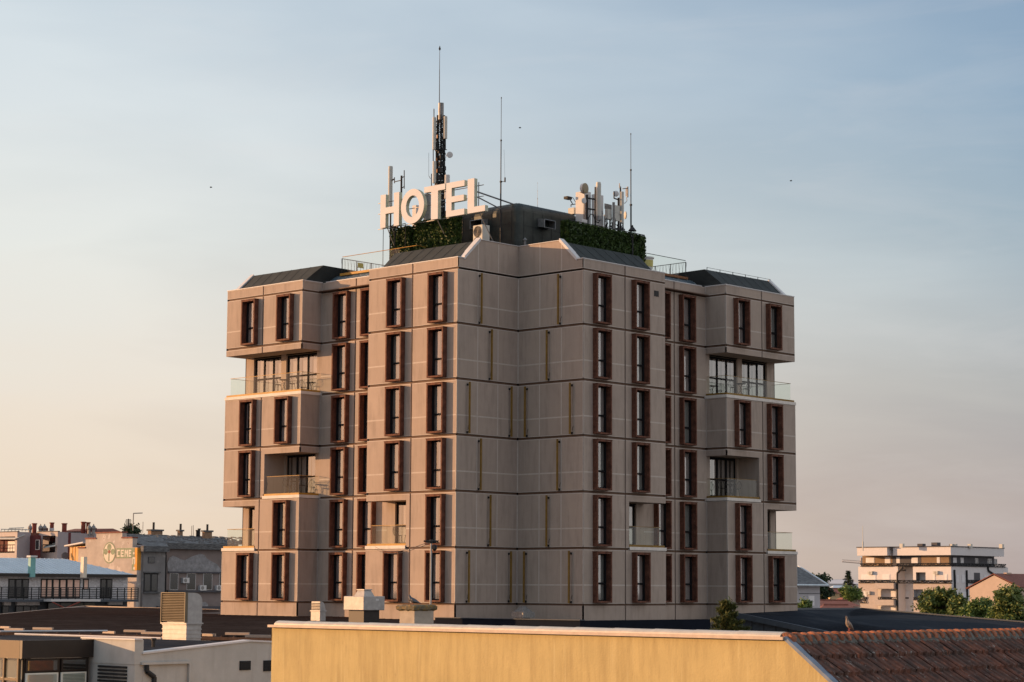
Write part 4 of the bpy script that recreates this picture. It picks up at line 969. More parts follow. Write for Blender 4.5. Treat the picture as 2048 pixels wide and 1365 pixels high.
# small hood vent
x0, x1, y0, y1, z0, zt_ = boxpx(639.5, 621.5, 651, 1222, 1245, zbase=-.95)
v3_ = vent_thing('small curved hood vent at the foot of the left wing', (x0, y0, z0)); zt_ += .02; hgt = (zt_-z0)
MB().box(x0, x1, y0, y1, z0-.2, zt_).box(x0-.04, x1+.04, y0-.04, y1+.04, zt_-.06, zt_).build('base', M['galv'], v3_)
prof = [(x0+.02, zt_)]+[(x0+.02, zt_+hgt*.75)]+[(x1-(x1-x0)*.75*(1-cos(t*pi/12)) if 0 else x0+(x1-x0)*(.3+.7*sin(t*pi/12)), zt_+hgt*.75*cos(t*pi/12)) for t in range(0, 7)]
MB().prism([(x, y0+.02, z) for x, z in prof], (0, y1-y0-.04, 0)).build('hood', M['galv'], v3_)
b = MB()
for k in range(5): z = zt_+.03+k*hgt*.13; b.box(x0-.04, x0+.015, y0+.03, y1-.03, z, z+.03)
b.build('louvre', M['metaldark'], v3_)
# flat cowl in the notch behind the dark parapet
x0, x1, y0, y1, z0, zt_ = boxpx(1046, 1022, 1070, 1224, 1236, xc=-2.9)
v4_ = vent_thing('small grey cowl standing against the shaded notch wall', (x0, y0, z0)); cxm, cym = (x0+x1)/2, (y0+y1)/2; w = x1-x0; wy = y1-y0
MB().box(x0, x1, y0, y1, z0, zt_).rings(frus(zt_-.003, zt_+.3, .8, .2)).rings(frus(GZ+5, z0, .6, .6)).build('cowl', M['steel'], v4_)
# dark roof parapet in front of the notch
pw = thing('dark_parapet', 'low navy parapet wall in front of the notched hotel corner', 'wall', (-10, -12, GZ))
pa_ = hitx(870, 1236, -12); pb_ = hitx(1160, 1237, -12)
MB().box(-12, -11.7, pb_.y, pa_.y, GZ, pa_.z).box(-11.69, -2, pb_.y, pb_.y+.3, GZ, pa_.z-.01).build('wall', mat('navy render', (.010, .013, .021), .9, spec=.05), pw)
MB().box(-14, -12.01, pb_.y+.2, pa_.y+6, GZ, pa_.z-.75).build('flat_roof', M['deck'], pw)
MB().box(-12.05, -11.65, pb_.y-.03, pa_.y, pa_.z, pa_.z+.03).build('coping', M['bluewall'], pw)
# blue annex right of the hotel
xa = 12.0; Pq = hitx(1478, 1229, xa); Qq = hitx(1700, 1275, xa)
bl = thing('blue_annex', 'long annex with a blue black sheet roof and slate walls right of the hotel', 'annex', (25, -20, GZ))
e1 = hitx(1490, 1231, xa); sl_ = (Qq.z-e1.z)/(Qq.y-e1.y)
ridx = 36.0; R1 = hitx(1722, 1218.5, ridx); R2 = hitx(2100, 1250, ridx)
L1 = hity(1470, 1221, -1.0) if False else None
T0 = Vector((XB+18.5, -4.0, -.42))
rf = MB(); e0 = Vector((xa, e1.y+.8, e1.z+.05))
tpts = [Vector((xa, e1.y+.6, e1.z+.06)), Vector((xa, Qq.y-3, Qq.z-3*sl_)), Vector((ridx, R2.y, R2.z)), Vector((ridx, R1.y, R1.z)), Vector((20.4, -4.6, -.32)), Vector((13.2, -4.6, -.50))]
n_ = len(tpts); cen = sum(tpts, Vector())/n_
for a_, b__ in zip(tpts, tpts[1:]+tpts[:1]): rf.face([a_, b__, cen])
rfo = rf.build('roof', M['blueroof'], bl)
ed = MB()
for p, q in ((tpts[0], tpts[1]), (tpts[2], tpts[3]), (tpts[3], tpts[4])):
    d = (q-p).normalized(); s_ = Vector((-d.y, d.x, 0))*.12; u_ = Vector((0, 0, .09)); ed.hexa([p-s_-u_*2.4, q-s_-u_*2.4, q+s_-u_*2.4, p+s_-u_*2.4], [p-s_+u_, q-s_+u_, q+s_+u_, p+s_+u_])
build_each(ed, 'edge_flashing', M['bluewall'], rfo)
ri = MB()
for i in range(60):
    t = i/60; p = tpts[0].lerp(tpts[1], t); q = tpts[3].lerp(tpts[2], t); p = p.lerp(q, .02); u_ = Vector((0, 0, .035)); s_ = Vector((0, .05, 0)); ri.hexa([p-u_, q-u_, q+s_-u_, p+s_-u_], [p+u_*.6, q+u_*.6, q+s_+u_*.6, p+s_+u_*.6])
ri.build('roof_rib', M['blueroof'], rfo)
wl_ = MB(); wl_.face([(xa+.3, e1.y+.8, GZ), (xa+.3, Qq.y-3, GZ), (xa+.3, Qq.y-3, Qq.z-3*sl_), (xa+.3, e1.y+.8, e1.z)])
wl_.face([(xa+.3, Qq.y-3, GZ), (ridx, R2.y, GZ), (ridx, R2.y, R2.z-.1), (xa+.3, Qq.y-3, Qq.z-3*sl_-.1)]); wl_.face([(ridx, R2.y, GZ), (ridx, R1.y, GZ), (ridx, R1.y, R1.z), (ridx, R2.y, R2.z)])
wl_.face([(ridx, R1.y, GZ), (20.3, -4.6, GZ), (20.3, -4.6, -.4), (ridx, R1.y, R1.z)]); wl_.build('wall', M['bluewall'], bl)
pl = MB()
for i in range(14): y = e1.y-.3-i*.85; pl.box(xa+.26, xa+.29, y, y+.025, -4, e1.z+(y-e1.y)*sl_-.2)
pl.build('wall_joint', M['fascia'], bl)
# ------------------------------------------------------------------ yellow gabled house in front
YX = -55.0; yl = hitx(544, 1257, YX).y; yg = hitx(1570, 1279, YX).y
yh = thing('yellow_house', 'yellow plastered house end with pale coping and old clay tile roof in the foreground', 'house', (YX, -50, GZ))
ye = hitx(1662, 1365, YX); RZ = -.02; slp = .745
yend = yg-7.0
w_ = MB(); w_.prism([(YX, yl, GZ), (YX, yl, RZ-.03), (YX, yg-.05, RZ-.03), (YX, yend, RZ-.03-(yg-yend)*slp), (YX, yend, GZ)], (.3, 0, 0))
w_.prism([(YX+.3, yl-.01, GZ), (YX+12, yl-.01, GZ), (YX+12, yl-.01, -.9), (YX+.3, yl-.01, -.9)], (0, -.3, 0)); w_.build('wall', M['yellow'], yh)
cp = MB(); N_ = 14
M['capmetal'] = mat('cream metal coping', (.60, .52, .42), .28, metal=.35, vary=.10, scale=5)
M['capstone'] = mat('cream gutter strip', (.50, .40, .32), .6, vary=.12, scale=4)
cp.box(YX-.10, YX+.42, yg-.02, yl+.04, RZ-.02, RZ+.035); cpo = cp.build('coping', M['capstone'], yh)
cr = MB(); L_ = (yl-yg-.2)/N_
for i in range(N_):
    a = yg+.1+i*L_+.004; b = a+L_-.008+.03
    rs = []
    for y in (a, b):
        rs.append([(YX+.16+.17*cos(t), y, RZ+.02+.10*sin(t)+(.008 if y == b else 0)) for t in [pi*k/8 for k in range(9)]])
    cr.rings(rs)
cr.build('coping_roll', M['capmetal'], cpo, smooth=False)
# verge flashing
vf = MB(); a = Vector((YX-.06, yg-.03, RZ+.045)); b = Vector((YX-.06, yend, RZ-(yg-yend)*slp+.045)); w1_ = Vector((.17, 0, 0)); dn = Vector((0, 0, -.075))
vf.hexa([a+dn, b+dn, b+w1_+dn, a+w1_+dn], [a, b, b+w1_, a+w1_]); 
for t in (.28, .62): p = a.lerp(b, t); vf.hexa([p, p+Vector((0, -.05, -.037)), p+Vector((.17, -.05, -.037)), p+Vector((.17, 0, 0))], [p+Vector((0, 0, .012)), p+Vector((0, -.05, -.025)), p+Vector((.17, -.05, -.025)), p+Vector((.17, 0, .012))])
vf.build('verge_flashing', mat('blue grey lead sheet', (.20, .24, .30), .8, vary=.15, scale=5, spec=.15), yh)
# clay tile roof: courses of rolled tiles, each course a real step
tm = mat('old clay tile', (.10, .046, .035), .9, vary=.5, scale=3.0, bump=.5, bscale=22, col2=(.21, .082, .05))
add_layer(tm, (.050, .040, .035), .75, scale=1.7, stretch=(1.6, .6, .6), lo=.42, hi=.60, detail=7, rough=.7)
add_layer(tm, (.34, .32, .29), .9, scale=5.5, stretch=(3.2, 1, 1), lo=.60, hi=.67, detail=8, rough=.7)
add_layer(tm, (.34, .11, .055), .7, scale=4.2, stretch=(2.4, .8, .8), lo=.60, hi=.70, detail=4)
tl = MB(); x_start = YX+.10; x_end = YX+26; tw = .215; cl_ = .47; rr = random.Random(3)
nx = int((x_end-x_start)/tw)
sa_, ca_ = slp/sqrt(1+slp*slp), 1/sqrt(1+slp*slp)
def rp_(x, d, h): return (x, yg-.0-d*ca_-h*sa_*0+h*-sa_, RZ-d*sa_+h*ca_)
NS = 8
for c in range(14):
    for i in range(nx):
        x = x_start+i*tw; jit = rr.uniform(-.012, .012); hj = rr.uniform(0, .022); dx = rr.uniform(-.004, .004)
        top, bot = [], []
        for k in range(NS+1):
            s_ = k/NS; w = .032*sin(pi*min(1, s_/.45)) if s_ < .45 else -.006*sin(pi*(s_-.45)/.55)
            top.append(rp_(x+s_*tw+dx, c*cl_+.09, .0+w+hj)); bot.append(rp_(x+s_*tw+dx, (c+1)*cl_+.12+jit*1.8, .065+w+hj))
        k0 = len(tl.v); tl.v += top+bot+[(p[0], p[1]+.015, p[2]-.085) for p in bot]
        for k in range(NS):
            tl.f.append((k0+k, k0+k+1, k0+NS+1+k+1, k0+NS+1+k)); tl.f.append((k0+NS+1+k, k0+NS+1+k+1, k0+2*(NS+1)+k+1, k0+2*(NS+1)+k))
tro = tl.build('tile_roof', tm, yh)
rt = MB(); rl = .25; sq = random.Random(9)
M['ridgetile'] = mat('orange ridge tile', (.28, .095, .045), .85, vary=.4, scale=3, bump=.5, bscale=20, col2=(.42, .16, .085))
add_layer(M['ridgetile'], (.07, .05, .04), .7, scale=3, stretch=(1, 2, 2), lo=.5, hi=.62, detail=6)
for i in range(int((x_end-x_start)/rl)):
    x = x_start-.05+i*rl; j = sq.uniform(-.006, .006)
    def half(x, r, dz=0): return [(x, yg+r*1.05*cos(t), RZ-.05+dz+j+r*1.0*sin(t)) for t in [pi*k/10 for k in range(11)]]
    rt.rings([half(x, .135), half(x+rl*.72, .118)]); rt.rings([half(x-.02, .150, .0), half(x+.0, .162, .004), half(x+.07, .160, .004), half(x+.09, .14)])
rt.build('ridge_tile', M['ridgetile'], tro)
mo = MB()
for i in range(nx*2):
    x = x_start+i*tw/2; h = rr.uniform(.02, .07); mo.hexa([rp_(x, .0, -.02), rp_(x+tw/2, .0, -.02), rp_(x+tw/2, .20+h, -.02), rp_(x, .18+h, -.02)], [rp_(x, .0, .09), rp_(x+tw/2, .0, .09), rp_(x+tw/2, .17+h, .042), rp_(x, .15+h, .045)])
mo.build('ridge_mortar', mat('lichened mortar', (.10, .092, .082), .95, vary=.5, scale=9, bump=.8, bscale=40, col2=(.17, .16, .14)), tro)
bk = MB().face([(YX+.3, yg+.1, RZ-.06), (x_end, yg+.1, RZ-.06), (x_end, yg+9, RZ-6), (YX+.3, yg+9, RZ-6)]); bk.build('rear_slope', tm, yh)
# mossy chimney behind the coping
x0, x1, y0, y1, z0, zt_ = boxpx(828.5, 799, 867, 1222, 1256, xc=YX+2.0)
ch = thing('chimney', 'square plastered chimney with a mossy concrete cap behind the yellow wall', 'chimney', (x0, y0, GZ))
MB().box(x0, x1, y0, y1, GZ, zt_).build('shaft', M['plaster'], ch)
cpm = MB(); ns = 9; ov = .10
ringp = []
for z, k in ((zt_, .0), (zt_+.03, .09), (zt_+.10, .10), (zt_+.13, .05)):
    rr2 = random.Random(4); pts = []
    for (ax, ay), (bx2, by2) in zip(((x0, y0), (x1, y0), (x1, y1), (x0, y1)), ((x1, y0), (x1, y1), (x0, y1), (x0, y0))):
        for i in range(ns):
            t = i/ns; px_, py_ = ax+(bx2-ax)*t, ay+(by2-ay)*t; cx2, cy2 = (x0+x1)/2, (y0+y1)/2; f_ = 1+k*2.6/(x1-x0)*.5+rr2.uniform(-.02, .02)
            pts.append((cx2+(px_-cx2)*f_, cy2+(py_-cy2)*f_, z+rr2.uniform(-.012, .012)))
    ringp.append(pts)
cpm.rings(ringp).build('cap', M['stone'], ch)
CHT = zt_+.13
# thin pole with wires
pp = hitx(861, 1215, YX+2.6); pole = thing('wire_pole', 'thin steel pole with a small insulator and two wires behind the mossy chimney', 'pole', (pp.x, pp.y, -1.2))
pt = hitx(860, 1083, YX+2.6)
MB().tube((pp.x, pp.y, -1.6), (pp.x, pp.y, pt.z), .022, n=8).build('post', M['galv'], pole)
MB().tube((pp.x-.12, pp.y+.12, pt.z), (pp.x+.12, pp.y-.12, pt.z), .02).lathe((pp.x, pp.y, pt.z), [(.04, -.05), (.05, 0), (.03, .04)], 8).lathe((pp.x+.06, pp.y-.05, pt.z-.22), [(.02, 0), (.06, .05), (.06, .12), (.02, .15)], 8).build('insulator', M['metaldark'], pole)
wr = MB()
for k in range(2):
    a = Vector((pp.x, pp.y, pt.z-k*.04)); b = hitx(750, 1094+k*4, -12); pts = []
    for i in range(13): t = i/12; p = a.lerp(b, t); p.z -= .25*sin(pi*t); pts.append(p)
    wr.path(pts, .008, 4)
wr.path([(pp.x+.03, pp.y, pt.z-.2), (pp.x+.06, pp.y-.03, pt.z-.6), (pp.x+.03, pp.y, pt.z-1.2)], .008, 4)
wr.build('wire', M['metaldark'], pole)
# ------------------------------------------------------------------ pigeons
def loft(spine, n=12):
    """spine: (x, z, halfwidth, halfheight) along the body in local XZ"""
    rs = []
    for i, (x, z, w, h) in enumerate(spine):
        a = spine[max(0, i-1)]; b = spine[min(len(spine)-1, i+1)]; d = Vector((b[0]-a[0], 0, b[1]-a[1])).normalized(); nrm = Vector((-d.z, 0, d.x))
        rs.append([Vector((x, 0, z))+Vector((0, 1, 0))*w*cos(2*pi*k/n)+nrm*h*sin(2*pi*k/n) for k in range(n)])
    return MB().rings(rs)
def pigeon(label, loc, rz, upright, sc, body_m, wing_m):
    t = thing('pigeon', label, 'pigeon', (0, 0, 0), 'pigeons resting on the near roofs')
    if upright: sp = [(-.11, .03, .010, .006), (-.085, .05, .024, .014), (-.05, .085, .048, .040), (-.01, .125, .060, .058), (.02, .165, .056, .055), (.032, .20, .040, .040), (.036, .235, .024, .026), (.038, .262, .020, .022), (.046, .285, .023, .025), (.058, .297, .018, .018), (.070, .300, .006, .007)]
    else: sp = [(-.19, .035, .020, .005), (-.14, .05, .026, .012), (-.10, .065, .038, .030), (-.05, .082, .056, .048), (.0, .10, .062, .058), (.04, .125, .052, .052), (.062, .155, .034, .036), (.070, .185, .024, .024), (.078, .207, .024, .024), (.092, .215, .017, .017), (.102, .214, .006, .006)]
    b = loft(sp, 14).build('body', body_m, t, smooth=True); s_ = b.modifiers.new('sub', 'SUBSURF'); s_.levels = 1; s_.render_levels = 1
    hx, hz = sp[-1][0], sp[-1][1]
    MB().tube((hx-.004, 0, hz), (hx+.022, 0, hz-.006), .005, .001, n=6).build('beak', mat('beak', (.08, .06, .055), .5), t)
    e = MB()
    for s in (-1, 1): e.lathe((hx-.018, s*.0165, hz+.003), [(.001, -.003), (.0045, 0), (.001, .003)], 8, Vector((0, 1, 0)))
    e.build('eye', mat('orange eye', (.5, .12, .02), .3), t)
    for s in (-1, 1):
        q = [sp[5], sp[4], sp[3], sp[2], sp[1]]; k0 = []
        for i, (x, z, w, h) in enumerate(q):
            f_ = (.5, 1, 1, .85, .25)[i]; k0.append([(x, s*(w*1.02+.004), z+h*.55*f_), (x, s*(w*1.10+.008), z), (x-.004, s*(w*1.02+.004), z-h*.55*f_), (x, s*(w*.8), z)])
        k0.append([(sp[0][0]-.01, s*.012, sp[0][1]+.012)]*4)
        MB().rings(k0).build('wing', wing_m, t, smooth=True)
    lg = MB()
    for s in (-1, 1):
        x = .0 if not upright else -.005
        lg.tube((x, s*.022, .07), (x+.006, s*.022, .006), .006, .005, n=6)
        for a in (-35, 0, 35, 180): lg.tube((x+.006, s*.022, .006), (x+.006+.03*cos(radians(a)), s*.022+.03*sin(radians(a)), .003), .004, .002, n=5)
    lg.build('leg', mat('pink bird leg', (.35, .10, .08), .6), t)
    t.location = loc; t.rotation_euler = (0, 0, rz); t.scale = (sc, sc, sc)
pb_m = mat('slate pigeon feathers', (.075, .085, .105), .6, vary=.25, scale=30); pw_m = mat('grey pigeon wing', (.10, .11, .13), .65, vary=.3, scale=30)
pg = Vector(((x0+x1)/2-.0, (y0+y1)/2, CHT-.005))
pgp = hitx(826, 1210, x0+.3); pigeon('dark slate pigeon standing on the mossy chimney cap, facing left', (pgp.x, pgp.y, CHT-.01), radians(130), False, 1.05, pb_m, pw_m)
b2_m = mat('brown buff pigeon feathers', (.17, .125, .10), .7, vary=.5, scale=25, col2=(.34, .27, .22)); w2_m = mat('barred brown wing', (.22, .17, .14), .7, vary=.6, scale=35)
rp2 = hity(1698, 1268, yg); pigeon('upright brown speckled pigeon perched on the clay roof ridge', (rp2.x, yg, RZ+.10), radians(150), True, .95, b2_m, w2_m)
# ------------------------------------------------------------------ grey commercial building bottom left
cb_ = thing('shop_building', 'grey white flat roofed building with dark fascia band and shop windows at the lower left', 'building', (-48, -28, GZ))
yF = -30.0; c0 = hity(45, 1282, yF); xq = hity(188, 1284, yF).x; zT = c0.z; zM = hity(120, 1316, yF).z
ztp = -.66
MB().box(c0.x, c0.x+.12, yF+.13, -12, zM, ztp).build('fascia', M['bronze'], cb_)  # same band as the dark front, painted in its sunlit tone
MB().box(c0.x, xq, yF, yF+.12, zM, ztp+.003).build('fascia', M['fascia'], cb_)
M['blind'] = mat('pale window blind', (.62, .66, .62), .8, vary=.05)
gl_ = MB(); xk = [c0.x+.1, c0.x+.75+.3, xq-.15]
MB().box(c0.x+.15, xq-.1, yF+.1, yF+.2, GZ, zM-.01).build('lower_wall', M['fascia'], cb_)
for a, b in ((c0.x+.18, c0.x+(xq-c0.x)*.52), (c0.x+(xq-c0.x)*.56, xq-.2)):
    w = MB().box(a, b, yF+.04, yF+.09, zM-.37, zM-.03).build('window', M['fascia'], cb_); MB().face([(a+.05, yF+.035, zM-.34), (b-.05, yF+.035, zM-.34), (b-.05, yF+.035, zM-.07), (a+.05, yF+.035, zM-.07)]).build('pane', M['pane'], w)
    w = MB().box(a, b, yF+.04, yF+.09, zM-3, zM-.41).build('window', M['blind'], cb_); MB().face([(a+.05, yF+.03, zM-3), (b-.05, yF+.03, zM-3), (b-.05, yF+.03, zM-.45), (a+.05, yF+.03, zM-.45)]).build('pane', M['pane'], w)
# left side in the sunlit fascia tone, with two panes
fr_ = MB()
for y in (yF+.2, yF+.9, yF+1.7): fr_.box(c0.x+.02, c0.x+.1, y, y+.07, zM-3, zM-.01)
fr_.box(c0.x+.03, c0.x+.09, yF+.27, yF+3, zM-.62, zM-.55); fr_.build('window_frame', M['bronze'], cb_)
MB().face([(c0.x+.08, yF+.15, zM-3), (c0.x+.08, yF+18, zM-3), (c0.x+.08, yF+18, zM), (c0.x+.08, yF+.15, zM)]).build('pane', M['pane'], cb_)
MB().box(c0.x+.3, c0.x+.5, yF+.3, yF+18, GZ, zM).build('inner_wall', M['greywall'], cb_)
# white bay and long wall
yW = hitx(270, 1284, xq).y; zB = hitx(190, 1326, xq).z
ws = MB(); ws.box(xq, xq+.3, yW, yF+.6, zB, ztp+.02)
pkx = hity(500, 1283, yW).x; pk = hity(500, 1283.5, yW).z; zl = hity(272, 1309, yW).z; xe = hity(545, 1286, yW).x+1.5
ws.prism([(xq+.3, yW, GZ), (xq+.3, yW, zl), (pkx, yW, pk), (xe, yW, pk-.12), (xe, yW, GZ)], (0, .3, 0)); ws.build('wall', M['greywall'], cb_)
MB().box(xq+.02, xq+.3, yW+.01, yF+.6, GZ, zB-.003).build('recessed_wall', M['greywall'], cb_)
cp = MB(); cp.hexa([(xq+.25, yW-.05, zl), (pkx, yW-.05, pk), (pkx, yW+.35, pk), (xq+.25, yW+.35, zl)], [(xq+.25, yW-.05, zl+.05), (pkx, yW-.05, pk+.05), (pkx, yW+.35, pk+.05), (xq+.25, yW+.35, zl+.05)])
cp.hexa([(pkx, yW-.05, pk), (xe, yW-.05, pk-.12), (xe, yW+.35, pk-.12), (pkx, yW+.35, pk)], [(pkx, yW-.05, pk+.05), (xe, yW-.05, pk-.07), (xe, yW+.35, pk-.07), (pkx, yW+.35, pk+.05)])
cp.box(xq-.04, xq+.24, yW-.04, yF+.6, ztp+.02, ztp+.06)
cp.build('coping', M['coping'], cb_)
rf = MB(); rf.face([(c0.x, yF+.1, ztp-.02), (xq+.3, yF+.1, ztp-.02), (xq+.3, -14, ztp-.05), (c0.x, -14, ztp-.05)])
rf.face([(xq+.3, yW+.3, zl-.02), (pkx, yW+.3, pk-.02), (pkx, -20, pk-.02), (xq+.3, -20, zl+.15)]); rf.face([(pkx, yW+.3, pk-.02), (xe+4, yW+.3, pk-.15), (xe+4, -20, pk-.3), (pkx, -20, pk-.02)])
rf.build('roof', M['blueroof'], cb_)
ef = MB(); p = hitz(30, 1272, ztp); q = hitz(300, 1277, ztp); 
for (ua, va, ub, vb) in ((30, 1268.5, 322, 1277), (0, 1263, 215, 1262)): a = hitz(ua, va, ztp+.02); b = hitz(ub, vb, ztp+.02); ef.tube(a, b, .03, n=5)
build_each(ef, 'edge_flashing', M['coping'], cb_)
rs_ = MB()
for k in range(15): rs_.box(xq+.0-.03, xq+.02, yW+.35, yF-.25, zB-.12-k*.1, zB-.06-k*.1)
rs_.build('roller_shutter', M['metaldark'], cb_)
dp_ = MB(); a = Vector((xq+.38, yW-.06, zB-.02)); dp_.path([a, a+Vector((.02, 0, -.18)), a+Vector((.28, 0, -.34)), a+Vector((.28, 0, -4))], .07, 10); dp_.build('downpipe', M['metaldark'], cb_)
lv = MB()
for ua, ub, va, vb in ((479.5, 501.5, 1322, 1341), (527, 543, 1321, 1343)):
    a = hity(ua, vb, yW-.02); b = hity(ub, va, yW-.02); L2 = MB().box(a.x, b.x, yW-.03, yW+.02, a.z, b.z); 
    for k in range(7): z = a.z+(b.z-a.z)*(k+.3)/7; L2.box(a.x+.02, b.x-.02, yW-.05, yW-.031, z, z+(b.z-a.z)*.05)
    L2.build('vent_grille', M['metaldark'], cb_)
rc_ = MB(); a = hity(281, 1332, yW-.01); b = hity(378, 1326, yW-.01)
# shallow recess frame
rc_.box(a.x, b.x, yW-.10, yW-.002, b.z-.02, b.z+.05); rc_.box(b.x-.05, b.x+.02, yW-.10, yW-.002, GZ, b.z-.02); rc_.build('reveal_trim', M['greywall'], cb_)
vp = hitz(307, 1292, ztp-.1); MB().tube((vp.x, vp.y, ztp-.14), (vp.x, vp.y, ztp+.07), .05).lathe((vp.x, vp.y, ztp+.05), [(.08, 0), (.08, .06)], 10).build('vent_pipe', M['metaldark'], cb_)
# ------------------------------------------------------------------ far buildings, set out along the same street grid
def corner(uc, ul, ur, vt, vb, dist):
    """near corner at pixel column uc and forward distance dist; facade facing -x reaches ul, facade facing -y reaches ur"""
    c = at(uc, vb, dist); t = at(uc, vt, dist)
    return c.x, hity(ur, vb, c.y).x, c.y, hitx(ul, vb, c.x).y, c.z, t.z
def Lbox(mb, X, ua, ub, va, vb, o0=.0, o1=.08):   # on a facade facing -x at X: pixel rectangle ua<ub, va<vb
    a = hitx(ua, (va+vb)/2, X); b = hitx(ub, (va+vb)/2, X); um = (ua+ub)/2; z1 = hitx(um, va, X).z; z0 = hitx(um, vb, X).z
    mb.box(X-o1, X-o0, b.y, a.y, z0, z1); return (b.y, a.y, z0, z1)
def Rbox(mb, Y, ua, ub, va, vb, o0=.0, o1=.08):
    a = hity(ua, (va+vb)/2, Y); b = hity(ub, (va+vb)/2, Y); um = (ua+ub)/2; z1 = hity(um, va, Y).z; z0 = hity(um, vb, Y).z
    mb.box(a.x, b.x, Y-o1, Y-o0, z0, z1); return (a.x, b.x, z0, z1)
def fwin(kind, parent, P, ua, ub, va, vb, frame_m, pane_m, name='window', bars=1, t=.07):
    m_ = MB(); f_ = Lbox if kind == 'L' else Rbox
    s0, s1, z0, z1 = f_(m_, P, ua, ub, va, vb, -.02, .05)
    o = m_.build(name, frame_m, parent); g_ = MB(); n = bars+1; w = (s1-s0)
    for i in range(n):
        a = s0+w*i/n+t; b = s0+w*(i+1)/n-t
        if kind == 'L': g_.box(P-.065, P-.052, a, b, z0+t, z1-t)
        else: g_.box(a, b, P-.065, P-.052, z0+t, z1-t)
    g_.build('pane', pane_m, o); return o
M['darkpane'] = mat('dark window pane', (.012, .014, .018), .12, vary=.3, spec=.8)
M['warmpane'] = mat('pane with sunset reflection tint', (.85, .56, .44), .4, vary=.12, spec=.6)  # reflection of the sunset sky put into the pane colour
M['shutter'] = mat('white roller blind', (.66, .66, .68), .6, vary=.05)
M['sunpink'] = mat('pale pink render', (.47, .42, .40), .85, vary=.06)  # apartment faces towards the sun: sunlight put into the wall colour
M['shadegrey'] = mat('lilac grey render', (.31, .29, .31), .85, vary=.06)  # same apartment walls on the side away from the sun: shade in the colour
M['maroon'] = mat('maroon cladding', (.11, .025, .028), .8, vary=.15)
M['redpipe'] = mat('brick red pipe', (.20, .045, .03), .7, vary=.2)
M['oldplaster'] = mat('patched old plaster', (.41, .36, .32), .92, vary=.12, scale=.9, bump=.5, bscale=6)
add_layer(M['oldplaster'], (.55, .50, .46), .8, scale=.55, lo=.56, hi=.60, detail=7)
add_layer(M['oldplaster'], (.20, .11, .08), .8, scale=1.1, lo=.66, hi=.70, detail=9)
M['greyold'] = mat('old grey plaster', (.19, .185, .185), .9, vary=.15, scale=.7)
add_layer(M['greyold'], (.30, .29, .28), .7, scale=.5, lo=.58, hi=.61, detail=8)
M['taupeold'] = mat('old taupe plaster', (.20, .165, .155), .9, vary=.15, scale=.7)
M['patch'] = mat('bare render patch', (.25, .25, .26), .95, vary=.25, scale=2.5, bump=.5)
M['slate'] = mat('slate shingle', (.075, .08, .085), .8, vary=.5, scale=2.2, stretch=(1, 1, 5), col2=(.16, .165, .17))
M['bluemetal'] = mat('pale blue metal roof', (.50, .58, .64), .5, metal=.1, vary=.08, scale=1)
M['stonefix'] = mat('white rubble stone', (.58, .58, .60), .85, vary=.25, scale=5, bump=.8, bscale=9)
M['signgreen'] = mat('faded green sign paint', (.23, .27, .18), .85, vary=.2, scale=3)
M['signcream'] = mat('faded cream sign paint', (.62, .56, .47), .85, vary=.08, scale=3)
M['orangetrim'] = mat('orange strip', (.62, .28, .04), .8, vary=.1)
M['redtile'] = mat('red brown roof tile', (.19, .07, .05), .85, vary=.35, scale=3, stretch=(1, 1, 4))
M['peach'] = mat('peach render', (.50, .40, .33), .85, vary=.06)
M['whitewall'] = mat('white render', (.60, .585, .59), .8, vary=.04)
M['beigestone'] = mat('beige stone cladding', (.42, .37, .34), .8, vary=.12, scale=2.5, stretch=(1, 1, 3))
M['brownwall'] = mat('brown render', (.23, .16, .10), .8, vary=.08)
M['greyband'] = mat('charcoal render', (.075, .075, .085), .8, vary=.1)
# --- metal roofed terrace house, left
D1 = 205; x0, x1, y0, y1, z0, zt_ = corner(-30, -60, 252, 1148, 1225, D1)
YH = y0; h1 = thing('terrace_house', 'white stone faced terrace house with pale blue metal roof and black slatted balcony', 'house', (x0, YH, GZ))
zE = hity(120, 1148, YH).z; zR = hity(120, 1118, YH+5.0).z; xr = hity(262, 1150, YH).x; zS = hity(120, 1199, YH).z
MB().box(x0-6, xr-.4, YH, YH+9, GZ, zE).build('wall', M['stonefix'], h1)
r = MB(); xl = x0-8; r.face([(xl, YH-.8, zE-.02), (xr, YH-.8, zE-.02), (xr-5.0, YH+5.0, zR), (xl, YH+5.0, zR)]).face([(xl, YH+10, zE), (xr, YH+10, zE), (xr-5.0, YH+5.0, zR), (xl, YH+5.0, zR)]).face([(xr, YH-.8, zE-.02), (xr, YH+10, zE), (xr-5.0, YH+5, zR)])
ro = r.build('roof', M['bluemetal'], h1)
s_ = MB(); n = int((xr-xl)/.55)
for i in range(n):
    x = xl+i*.55; t = min(1, max(.02, (xr-x)/5.0)); t = 1 if x < xr-5 else t
    s_.tube((x, YH-.8, zE), (x, YH-.8+5.8*t, zE+(zR-zE)*t+.02), .035, n=4)
s_.build('roof_seam', M['bluemetal'], ro)
MB().box(xl, xr+.05, YH-.95, YH-.8, zE-.32, zE).build('gutter', M['fascia'], ro)
MB().box(xl, xr-.1, YH-1.6, YH-.002, zS-.25, zS).build('balcony', M['bluewall'], h1)
rl_ = MB(); yR = YH-1.5; zr = hity(120, 1175.5, yR).z
for k in range(7): z = zS+.1+k*(zr-zS-.1)/6; rl_.box(xl, xr-.1, yR, yR+.03, z-.035, z+.035)
x = xl
while x < xr-.1: rl_.box(x, x+.07, yR-.03, yR+.05, zS, zr); x += .88
rl_.build('balcony_railing', M['metaldark'], h1)
